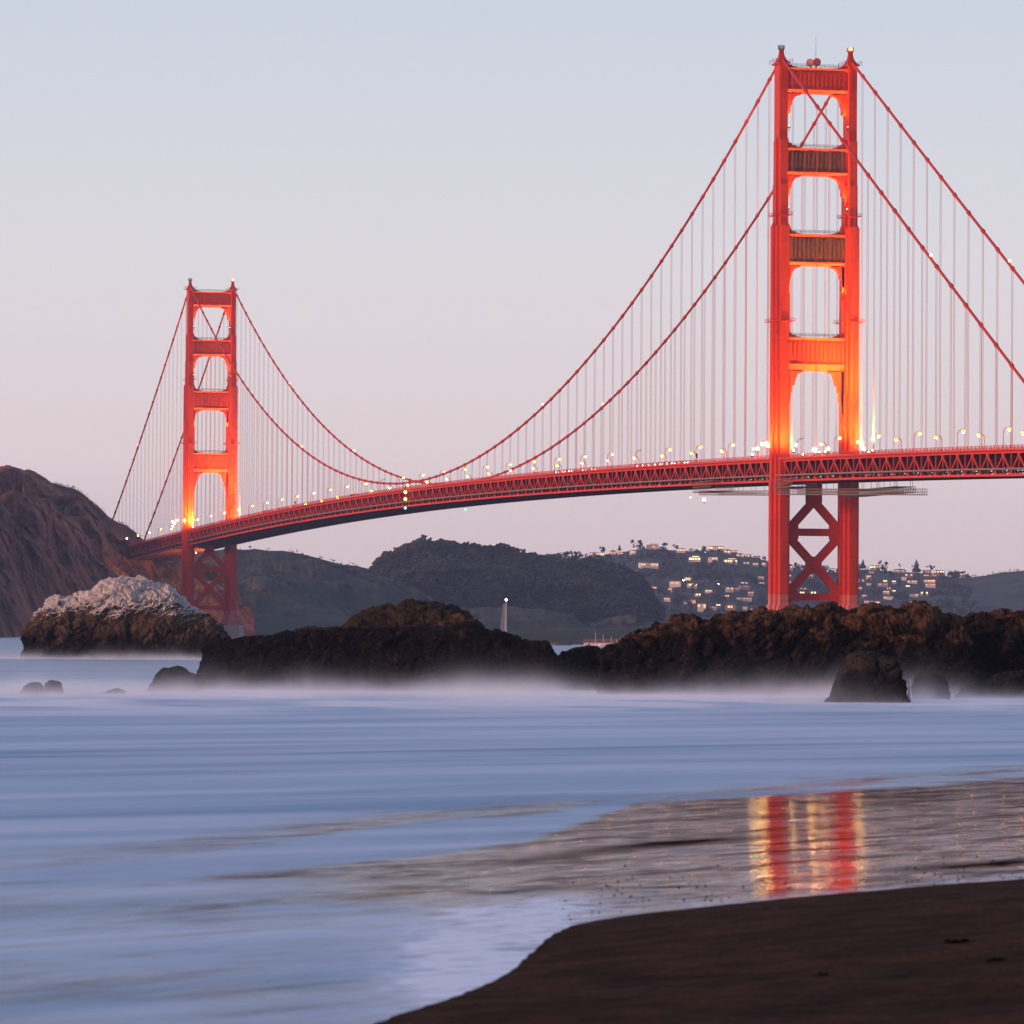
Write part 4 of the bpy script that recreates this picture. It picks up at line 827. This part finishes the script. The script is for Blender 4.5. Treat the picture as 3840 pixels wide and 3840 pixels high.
# ---- radar dishes and mast on top of the near tower
for dx, dy, yaw_, lb in ((.6, -1.0, -.12, 'right-facing red drum antenna on top of the near tower'), (-1.2, .8, -.75, 'red drum antenna half hidden behind the other on the near tower')):
    e = empty('drum_antenna', (dx - .6, dy, 221.6), yaw_); b = MB(); b.tube([(0, .6, 0), (0, -.7, 0)], [1.25, 1.55], 20); b.build('drum', M['dish'], e, False)
    b = MB(); b.tube([(0, -.705, 0), (0, -.72, 0)], 1.4, 20); b.build('cover', M['dish'], e); b = MB(); b.bar((0, .3, -2.4), (0, .3, -1.1), .3); b.build('mount', M['dark_steel'], e); tag(e, lb, 'antenna', 'drum antennas on the near tower')
b = MB(); b.tube([(0, 0, 219.2), (0, 0, 224), (0, 0, 231.5)], [.12, .09, .04], 6); tag(b.build('radio_mast', M['dark_steel']), 'thin radio mast standing on the top strut of the near tower', 'mast')
# ---- work platforms slung under the deck by the near tower
def platform(x0, x1, y0, y1, z, h, label, zb=None):
    e = empty('work_platform', (0, 0, 0)); f = MB(); f.box(x0, x1, y0, y1, z, z + .12); f.build('floor', M['scaffold'], e); g = MB()
    n = max(3, int((y1 - y0) / 2.6))
    for x in (x0, x1):
        for zz in (z + .2, z + h * .5, z + h): g.bar((x, y0, zz), (x, y1, zz), .16)
        for k in range(n + 1):
            y = y0 + (y1 - y0) * k / n; g.bar((x, y, z), (x, y, z + h), .12)
            if k < n: g.bar((x, y, z), (x, y + (y1 - y0) / n, z + h), .10)
    for k in range(n + 1):
        y = y0 + (y1 - y0) * k / n
        for zz in (z + .15, z + h): g.bar((x0, y, zz), (x1, y, zz), .16)
    g.build('lattice', M['scaffold'], e); hg = MB()
    for x in (x0 + .5, x1 - .5):
        for y in np.linspace(y0 + 2, y1 - 2, max(2, n // 5)): hg.bar((x, y, z + h), (x, y, RZ(y) - 9.8), .12)
    hg.build('hanger', M['dark_steel'], e)
    if zb is not None:
        for ch in children(e):
            for v in ch.data.vertices:
                q = (v.co.y - y0) / (y1 - y0); v.co.z += (zb - z) * (1 - q) * (1 if v.co.z < z + h + .3 else 0)
    tag(e, label, 'work platform', 'work platforms under the bridge deck')
platform(-17, -9, 8.5, 98, 59.6, 1.8, 'long lattice work platform slung left of the near tower', 57.2)
platform(-18.5, -9, 76, 102, 60.6, 4.2, 'tall netted scaffold cage at the left end of the long platform')
platform(-18.5, -9, -32, -8.5, 59.3, 3.2, 'scaffold cage against the right side of the near seaward leg')
platform(9, 17, -70, -8.5, 56.6, 2.2, 'lattice work platform under the inland side of the deck by the near tower')
platform(-17.5, -9, -160, -8.5, 57.0, 2.2, 'widest lattice work platform slung right of the near tower', 53.0)
beacon((-17, 91, 57.6), 'glaring red work light under the left work platform', .75, M['red_lens'], 'work light', 'work_light', 'red work lights'); beacon((-18, 107, 58.9), 'faint red work light at the left end of the platform', .3, M['red_lens'], 'work light', 'work_light', 'red work lights')
# ---- signs on the deck
def deck_sign(x, y, w_, h_, m_, label, up=1.2):
    e = empty('road_sign', (x, y, RZ(y))); b = MB(); b.box(-w_ / 2, w_ / 2, -.06, .06, up - h_ / 2, up + h_ / 2); b.build('panel', m_, e)
    b = MB(); b.bar((-w_ * .35, .12, -1.2), (-w_ * .35, .12, up + h_ * .4), .1); b.bar((w_ * .35, .12, -1.2), (w_ * .35, .12, up + h_ * .4), .1); b.build('post', M['dark_steel'], e)
    b = MB()
    for q in (.26, .06, -.14, -.3): b.box(-w_ * .36, w_ * .36, -.075, -.062, up + h_ * q - .04, up + h_ * q + .04)
    b.build('text_lines', M['white_paint'], e); tag(e, label, 'road sign', 'road signs on the bridge')
p = onx(3530, 1672, 13.2); deck_sign(13.2, p[1], .95, 1.4, M['blue_sign'], 'blue road sign on the deck right of the near tower', .3)
p = onx(2613, 1697, -14.9); deck_sign(-14.9, p[1], .85, 1.9, M['orange_dark'], 'dark red sign board on a lamp post left of the near tower', 1.6)
p = onx(1108, 1876, -14.9); deck_sign(-14.9, p[1], .9, 1.2, M['orange_dark'], 'small dark red sign board right of the far tower', 1.3)
# ---- traffic
def car(kind):
    r = empty('car'); b = MB()
    if kind == 'car':
        prof = [(-2.2, .35), (2.2, .35), (2.25, .75), (1.9, .95), (.9, 1.02), (.35, 1.45), (-1.1, 1.48), (-1.75, 1.02), (-2.2, .98)]; wd = .88
        b.prism(prof, -wd, wd, 'x'); b.v = [(v[0], v[1], v[2]) for v in b.v]; b.build('body', M['white_paint'], r)
        g = MB(); g.prism([(.75, 1.04), (.33, 1.40), (-1.05, 1.43), (-1.6, 1.04)], -wd - .005, wd + .005, 'x'); g.build('window', M['dark_glass'], r); ax = (1.4, -1.35); hl = 2.26
    else:
        b.prism([(-4.6, .5), (4.4, .5), (4.6, .9), (4.55, 2.9), (4.3, 3.1), (-4.6, 3.1)], -1.22, 1.22, 'x'); b.build('body', M['white_paint'], r)
        g = MB(); g.prism([(4.2, 1.7), (4.2, 2.6), (-4.2, 2.6), (-4.2, 1.7)], -1.225, 1.225, 'x'); g.build('window', M['dark_glass'], r); ax = (3.0, -2.9); hl = 4.62
    for y in ax:
        for x in (-.82, .82): t_ = MB(); t_.tube([(x * (1 if kind == 'car' else 1.35) - .11, y, .33), (x * (1 if kind == 'car' else 1.35) + .11, y, .33)], .33 if kind == 'car' else .48, 12); t_.build('wheel', M['tyre'], r)
    for x in (-.62, .62): h = MB(); h.ball((x * (1 if kind == 'car' else 1.4), hl, .72 if kind == 'car' else .9), .22, 8, 6); h.build('headlight', M['head_lens'], r)
    return r
CARP, BUSP = car('car'), car('bus'); usedc = usedb = False
for i, (y, x, k, lb) in enumerate([(349, -11.5, 'car', 'last'), (339, -11.5, 'car', 'fourth'), (326, -11.5, 'car', 'third'), (302, -11.5, 'car', 'second'), (286, -11.5, 'car', 'first')]):
    c = CARP if not usedc else copy_tree(CARP); usedc = True; c.location = (x, y, RZ(y) - 1.34); c.rotation_euler.z = math.pi
    tag(c, f'white car with headlights on, {lb} from the right in the line at midspan right', 'car', 'cars crossing the bridge')
for i, y in enumerate([212, 203, 194, 184, 176, 166, 158, 148, 139]):
    c = copy_tree(CARP); c.location = (-11.5, y, RZ(y) - 1.34); c.rotation_euler.z = math.pi
    tag(c, f'white car with headlights on, {ORD[i]} from the left in the queue nearing the near tower', 'car', 'cars crossing the bridge')
for y, x, lb in ((1046, -8.6, 'white bus on the bridge between the far tower and midspan, farther one'), (800, -8.6, 'white bus on the bridge nearest midspan')):
    c = BUSP if not usedb else copy_tree(BUSP); usedb = True; c.location = (x, y, RZ(y) - 1.34); c.rotation_euler.z = math.pi; tag(c, lb, 'bus', 'buses crossing the bridge')

# ================================================================== FAR SHORE
M['wall_cream'] = mat('cream_stucco', (.55, .46, .40), .8, 0, .1, .3); M['wall_white'] = mat('white_stucco', (.66, .60, .58), .8, 0, .1, .3); M['wall_brown'] = mat('brown_timber', (.20, .12, .085), .8, 0, .2, .3); M['wall_grey'] = mat('grey_shingle', (.26, .25, .26), .8, 0, .15, .3)
M['roof_dark'] = mat('dark_roof', (.06, .055, .06), .8); M['roof_red'] = mat('red_tile_roof', (.19, .075, .06), .8, 0, .2, .4)
M['glow_warm'] = emit('warm_lit_window', (1.0, .56, .26), 1.15); M['glow_bright'] = emit('bright_lit_window', (1.0, .66, .32), 2.6); M['glow_dim'] = emit('dim_lit_window', (1.0, .52, .32), .5)
def house(p, w_, h_, wallk, roofk, roof, glow, nwin, rz, label, group, storeys=1):
    e = empty('house', p, rz); dp = max(6.0, w_ * .45); hb = h_ * (.84 if roof == 'gable' else .9); b = MB(); b.box(-w_ / 2, w_ / 2, 0, dp, -3.5, hb)
    if w_ > 15 and roof == 'flat': b.box(-w_ * .22, w_ * .38, 1.2, dp - .8, hb - .01, hb + h_ * .32)
    b.build('wall', M[wallk], e); r = MB()
    if roof == 'gable': r.prism([(-w_ / 2 - .5, hb), (w_ / 2 + .5, hb), (w_ * .18, h_ * 1.25), (-w_ * .18, h_ * 1.25)], -.5, dp + .5)
    else:
        r.box(-w_ / 2 - .6, w_ / 2 + .6, -.9, dp + .5, hb + .003, hb + .45)
        if w_ > 15: r.box(-w_ * .22 - .5, w_ * .38 + .5, .6, dp - .2, hb + h_ * .32 + .003, hb + h_ * .32 + .4)
    r.build('roof', M[roofk], e)
    rows = max(1, min(2, storeys)); per = max(1, nwin // rows); ww = w_ / per
    for rr__ in range(rows):
        for k in range(per):
            if random.random() < .3 and nwin > 2: continue
            e0 = random.uniform(.08, .32); e1 = random.uniform(.68, .92); x0 = -w_ / 2 + ww * (k + e0); x1 = -w_ / 2 + ww * (k + e1); z0 = hb * (rr__ + random.uniform(.2, .38)) / rows; z1 = hb * (rr__ + .80) / rows
            q = MB(); q.box(x0, x1, -.16, .05, z0, z1); q.build('window', M[glow], e)
    if w_ > 15 and roof == 'flat':
        q = MB(); q.box(-w_ * .18, w_ * .34, 1.04, 1.25, hb + .8, hb + h_ * .27); q.build('window', M[glow], e)
    tag(e, label, 'house', group); return e
def crest_y(x): _, y_, _ = proj(TOWN.column(x)[:TOWN.nrow]); return y_.min()
zones = {}
for hh in hs:
    x, y = hh[0], hh[1]; f = (y - crest_y(x)) / (2400 - crest_y(x))
    row = 'crest' if f < .16 else 'upper slope' if f < .38 else 'middle slope' if f < .60 else 'lower slope' if f < .82 else 'waterfront'
    sd_ = 'left of the near tower' if x < 2860 else 'behind the near tower' if x < 3210 else 'right of the near tower'
    zones.setdefault((row, sd_), []).append(hh)
for (row, sd_), lst in zones.items():
    lst.sort()
    for i, (x, y, w_, h_, g) in enumerate(lst):
        P = TOWN.at(x, y + h_ * .5); mp_ = (P - CAM) @ FW / FPX; P = P - FH * 9.0
        P = CAM + ray(x, y + h_ * .5)[...] * ((P - CAM) @ FW); W_, H_ = max(5, w_ * mp_ * .86), max(3.0, h_ * mp_ * .80)
        wk, wn_ = random.choice((('wall_cream', 'cream'), ('wall_white', 'white'), ('wall_cream', 'cream'), ('wall_brown', 'brown'), ('wall_grey', 'grey'))) if g else random.choice((('wall_white', 'white'), ('wall_cream', 'cream')))
        roof = 'gable' if (g == 0 or random.random() < .35) else 'flat'; rk = 'roof_red' if random.random() < .2 else 'roof_dark'
        glow = ('glow_dim', 'glow_dim', 'glow_warm', 'glow_bright')[g]; nw = 2 if g == 0 else max(2, int(W_ / 3.2)); st_ = 2 if H_ > 7 else 1
        lb = f"{wn_} {'two-storey' if st_ == 2 else 'low'} house, {'brightly' if g == 3 else 'dimly' if g < 2 else 'warmly'} lit, {ORD[i]} from left on hill {row} {sd_.replace('the ', '')}"
        house(P, W_, H_, wk, rk, roof, glow, nw, math.atan2(FH[1], FH[0]) - math.pi / 2 + random.uniform(-.3, .3), lb, 'lit houses on the town hill', st_)
# ---- trees one can tell apart on the town skyline
def tree(px_, py_, hpx, kind, label):
    P = TOWN.at(px_, py_); mp_ = (P - CAM) @ FW / FPX; P = CAM + ray(px_, py_) * ((P - CAM) @ FW); h = hpx * mp_; e = empty('tree', P); mb = MB(); mb.tube([(0, 0, -4), (0, 0, h * .5), (0, 0, h * .92)], [h * .035, h * .022, h * .008], 7)
    for k in range(6): a = random.uniform(0, 6.28); z = h * random.uniform(.3, .7); mb.bar((0, 0, z), (math.cos(a) * h * .18, math.sin(a) * h * .18, z + h * .1), h * .012)
    mb.build('trunk', M['bark'], e); n = 150; q = rng.uniform(0, 1, n); ph = rng.uniform(0, 6.28, n)
    if kind == 'cone': z = h * (.12 + .88 * q); rad = h * .30 * (1 - q) ** .8 * np.sqrt(rng.uniform(.05, 1, n)); cr = h * .07 * (1.25 - q)
    else:
        k_ = 7; lc_ = np.stack([rng.normal(0, .24 * h, k_), rng.normal(0, .24 * h, k_), rng.uniform(.3, .86, k_) * h], -1); lr_ = rng.uniform(.10, .22, k_) * h
        id_ = rng.integers(0, k_, n); dv_ = rng.normal(0, 1, (n, 3)); dv_ /= np.linalg.norm(dv_, axis=1, keepdims=True); cc_ = lc_[id_] + dv_ * (lr_[id_] * rng.uniform(.3, 1.1, n))[:, None]; cr = rng.uniform(.03, .085, n) * h
    if kind == 'cone': cc_ = np.stack([rad * np.cos(ph), rad * np.sin(ph), z], -1)
    V, F = clumps(cc_, cr); link('crown', mesh_np('crown', V, F), M['leaf'], e); tag(e, label, 'tree', 'skyline trees on the town hill')
for px_, py_, hp, k, lb in [(2067, 2108, 36, 'round', 'spreading tree at the left end of the town hill skyline'), (2098, 2108, 40, 'round', 'round tree second from the left end of the town hill'), (2128, 2106, 42, 'round', 'broad tree third from the left end of the town hill'), (2168, 2100, 32, 'round', 'tree left of the leftmost crest houses'), (2260, 2080, 34, 'round', 'ball-shaped tree between two lit crest houses'), (2323, 2066, 24, 'cone', 'small pointed conifer behind the crest houses'), (2390, 2062, 38, 'round', 'tall dark tree left of the boxy crest house'), (2495, 2058, 26, 'round', 'bushy tree right of the boxy crest house'), (2540, 2064, 24, 'round', 'low round tree left of a cream crest house'), (2640, 2066, 22, 'round', 'low round tree left of the brightest crest house'), (3236, 2135, 38, 'cone', 'pointed conifer just right of the near tower'), (3303, 2122, 22, 'round', 'round tree beside a bright crest house right of the tower'), (3324, 2122, 20, 'round', 'small round tree on the crest right of the tower'), (3375, 2128, 14, 'round', 'low tree on the crest left of the tall conifer'), (3437, 2150, 52, 'cone', 'tallest conifer on the crest right of the tower'), (3490, 2140, 28, 'round', 'slim tree right of the tallest conifer'), (3655, 2290, 42, 'round', 'dark round tree low on the right slope'), (3555, 2300, 52, 'round', 'large dark tree above the right waterfront houses'), (2560, 2290, 62, 'round', 'big dark tree at the right foot of the wooded hill')]:
    tree(px_, py_, hp, k, lb)
# ---- lamps on the far shore
def shore_lamp(P, r, m_, label, h=5):
    e = empty('street_lamp', P); b = MB(); b.tube([(0, 0, -h), (0, 0, -r * .8)], .12, 6); b.build('post', M['dark_steel'], e); b = MB(); b.ball((0, 0, 0), r, 8, 6); b.build('lens', m_, e); tag(e, label, 'street lamp', 'lamps on the far shore')
for x, y, k, lb in [(1388, 153, 'white_lens', 'lamp on the upper town hill between two bright houses'), (1490, 408, 'white_lens', 'pale lamp in the middle of the town hill slope'), (1210, 378, 'lens', 'yellow lamp beside the grey house left of the tower'), (965, 458, 'lens', 'yellow lamp at the edge of the wooded hill'), (945, 502, 'lens', 'lower yellow lamp at the edge of the wooded hill'), (1848, 545, 'white_lens', 'lamp just left of the near tower foot'), (1770, 468, 'white_lens', 'lamp on the lower slope left of the near tower')]:
    P = TOWN.at(2000 + x * .4658, 2000 + y * .4658); P = CAM + ray(2000 + x * .4658, 2000 + y * .4658) * ((P - CAM) @ FW - 12); shore_lamp(P, .8, M[k], lb)
# ---- marina
def shed(px0, px1, pyb, pyt, d, red, label, nwin):
    P0 = unproj(px0, pyb, d); P1 = unproj(px1, pyb, d); h = (pyb - pyt) * d / FPX; w_ = np.linalg.norm(P1 - P0); c = (P0 + P1) / 2; e = empty('boat_shed', c, math.atan2(P1[1] - P0[1], P1[0] - P0[0])); hb = h * .55; b = MB(); b.box(-w_ / 2, w_ / 2, 0, 7, -2, hb); b.build('wall', M['wall_white'], e); r = MB(); r.prism([(-.4, hb), (7.4, hb), (3.5, h)], -w_ / 2 - .25, w_ / 2 + .25, 'x'); r.build('roof', M['roof_red' if red else 'roof_dark'], e)
    for k in range(nwin): x = -w_ / 2 + w_ * (k + .5) / nwin; q = MB(); q.box(x - w_ * .025, x + w_ * .025, -.12, .05, hb * .3, hb * .75); q.build('window', M['glow_dim' if k == 1 else 'dark_glass'], e)
    tag(e, label, 'boat shed', 'sheds on the far waterfront')
shed(2190, 2345, 2428, 2396, 1760, True, 'long white waterfront shed with a red roof', 4); shed(2086, 2142, 2430, 2416, 1765, False, 'small white waterfront shed left of the red-roofed one', 2); shed(2050, 2088, 2428, 2410, 1790, True, 'low red-roofed shed at the left end of the waterfront', 2)
def sailboat(P, hull, mast, label, sail=False, rz=0.0, light=False):
    e = empty('sailboat', P, rz); b = MB(); n = 7; vs = []; fs = []
    for i in range(n):
        u_ = i / (n - 1); bw = hull * .15 * math.sin(math.pi * min(1, .25 + .75 * (1 - u_))) ** .7 * (1 if u_ < .95 else .1); x = (u_ - .45) * hull
        vs += [(x, -bw, hull * .09 + u_ * hull * .03), (x, -bw * .5, -hull * .03), (x, bw * .5, -hull * .03), (x, bw, hull * .09 + u_ * hull * .03)]
    for i in range(n - 1): fs += [(i * 4 + k, i * 4 + k + 1, i * 4 + 5 + k, i * 4 + 4 + k) for k in range(3)] + [(i * 4 + 3, i * 4, i * 4 + 4, i * 4 + 7)]
    b.add(vs, fs + [(0, 3, 2, 1), (n * 4 - 4, n * 4 - 3, n * 4 - 2, n * 4 - 1)]); b.build('hull', M['white_paint'], e)
    c = MB(); c.prism([(-hull * .2, hull * .1), (hull * .15, hull * .1), (hull * .08, hull * .16), (-hull * .18, hull * .16)], -hull * .07, hull * .07); c.build('cabin', M['wall_white'], e)
    q = MB(); q.tube([(0, 0, hull * .08), (0, 0, mast)], [.016 * hull, .009 * hull], 6); q.bar((0, 0, hull * .2), (-hull * .38, 0, hull * .21), .14); q.build('mast', M['white_paint'], e)
    if sail:
        s_ = MB(); vs = []; fs = []
        for i in range(9):
            z = hull * .24 + (mast * .93 - hull * .24) * i / 8; w_ = hull * .24 * (1 - .62 * i / 8) + .15
            vs += [(-.25 - w_ * k / 4, .04 + .9 * math.sin(math.pi * k / 4) * (1 - i / 9) * .6, z) for k in range(5)] + [(-.25 - w_ * k / 4, -.02 + .9 * math.sin(math.pi * k / 4) * (1 - i / 9) * .6, z) for k in range(5)]
        for i in range(8):
            for k in range(4): fs += [(i * 10 + k, i * 10 + k + 1, i * 10 + 11 + k, i * 10 + 10 + k), (i * 10 + 5 + k, i * 10 + 15 + k, i * 10 + 16 + k, i * 10 + 6 + k)]
        s_.add(vs, fs); s_.build('sail', M['sail'], e)
    if light: l = MB(); l.ball((0, 0, mast + .3), .45, 8, 6); l.build('masthead_light', M['white_lens'], e)
    tag(e, label, 'sailboat', None if sail else 'moored sailboats')
M['sail'] = mat('pale_brown_sailcloth', (.50, .38, .36), .9)
G = ground(1897, 2417); sailboat(G, 11, ((2417 - 2252) * ((G - CAM) @ FW)) / FPX, 'pale-sailed sailboat with a bright masthead light before the wooded hill', True, .25, True)
for x, yt, lb in [(2233, 2366, 'tallest bare-masted sailboat before the long white shed'), (2262, 2379, 'second-tallest bare-masted sailboat before the white shed'), (2292, 2387, 'short-masted sailboat at the middle of the white shed'), (2312, 2397, 'shortest-masted sailboat near the right of the white shed'), (2327, 2388, 'left of the close pair of masts by the shed right end'), (2336, 2385, 'right of the close pair of masts by the shed right end'), (2364, 2388, 'sailboat with its mast showing over the ridge rock, left one'), (2377, 2380, 'sailboat with its mast showing over the ridge rock, right one')]:
    sailboat(unproj(x, 2430, 1650), 4.5, (2430 - yt) * 1650 / FPX, lb, False, random.uniform(-.5, .5))
shore_lamp(unproj(2330, 2413, 1735), .35, M['white_lens'], 'bright lamp on the waterfront where the ridge rock begins', 2.0)

# ================================================================== SMALL THINGS ON THE BEACH
M['kelp'] = mat('wet_black_kelp', (.006, .005, .004), .95, 0, 0, 1, .02)
def kelp(px_, py_, w_, label):
    r = float((ground(px_, py_) - CAM) @ RH); d = 30.0
    for _ in range(60):
        z = float(beach_z(np.array([r]), np.array([d]))[0]); P = ground(px_, py_, z); r, d = float((P - CAM) @ RH), .5 * d + .5 * float((P - CAM) @ FH)
    z = float(beach_z(np.array([r]), np.array([d]))[0]); n = 26; C = np.stack([rng.normal(0, w_ * .3, n), rng.normal(0, w_ * .2, n), np.abs(rng.normal(.015, .015, n))], -1); V, F = clumps(C, rng.uniform(.03, .07, n) * (w_ / .4), .5)
    o = link('kelp_clump', mesh_np('kelp_clump', V, F), M['kelp']); o.location = plan(np.array(r), np.array(d), z); tag(o, label, 'kelp', 'bits of kelp on the sand')
kelp(3582, 3535, .34, 'largest dark kelp clump on the sand near the right edge'); kelp(3742, 3605, .22, 'small kelp clump below and right of the largest one'); kelp(3080, 3660, .18, 'small kelp clump in the middle of the sand')

pr = rng.uniform(2100, 4200, 500); pyy = 3520 - (pr - 1900) * .12 + rng.normal(0, 75, 500); G = ground(pr, pyy); ok = shore_sd((G - CAM) @ RH, (G - CAM) @ FH) < -.4
V, F = clumps(G[ok] + np.array([0, 0, .01]), rng.uniform(.008, .028, ok.sum()), .6); tag(link('pebbles', mesh_np('pebbles', V, F), M['kelp']), 'small dark pebbles strewn over the wet sand', 'pebbles', kind='stuff')
# ================================================================== HAZE
bb = MB(); cx0, cy0 = CAM[0] + FH[0] * 4200, CAM[1] + FH[1] * 4200
for sx, sy, z in [(a, b_, c) for c in (-9.0, 236.0) for b_ in (-1, 1) for a in (-1, 1)]: bb.v.append(tuple(np.array([cx0, cy0, z]) + RH * sx * 3800 + FH * sy * 4700))
bb.f = [(0, 2, 3, 1), (4, 5, 7, 6), (0, 1, 5, 4), (1, 3, 7, 5), (3, 2, 6, 7), (2, 0, 4, 6)]
m = bpy.data.materials.new('evening_haze'); m.use_nodes = True; tt_ = m.node_tree; tt_.nodes.remove(tt_.nodes['Principled BSDF'])
pv = tt_.nodes.new('ShaderNodeVolumePrincipled'); pv.inputs['Color'].default_value = (.58, .70, 1.0, 1); pv.inputs['Density'].default_value = .000033; pv.inputs['Anisotropy'].default_value = 0.0
tt_.links.new(pv.outputs[0], tt_.nodes['Material Output'].inputs['Volume'])
hz = bb.build('haze', m); tag(hz, 'thin bluish evening haze over the strait', kind='stuff')
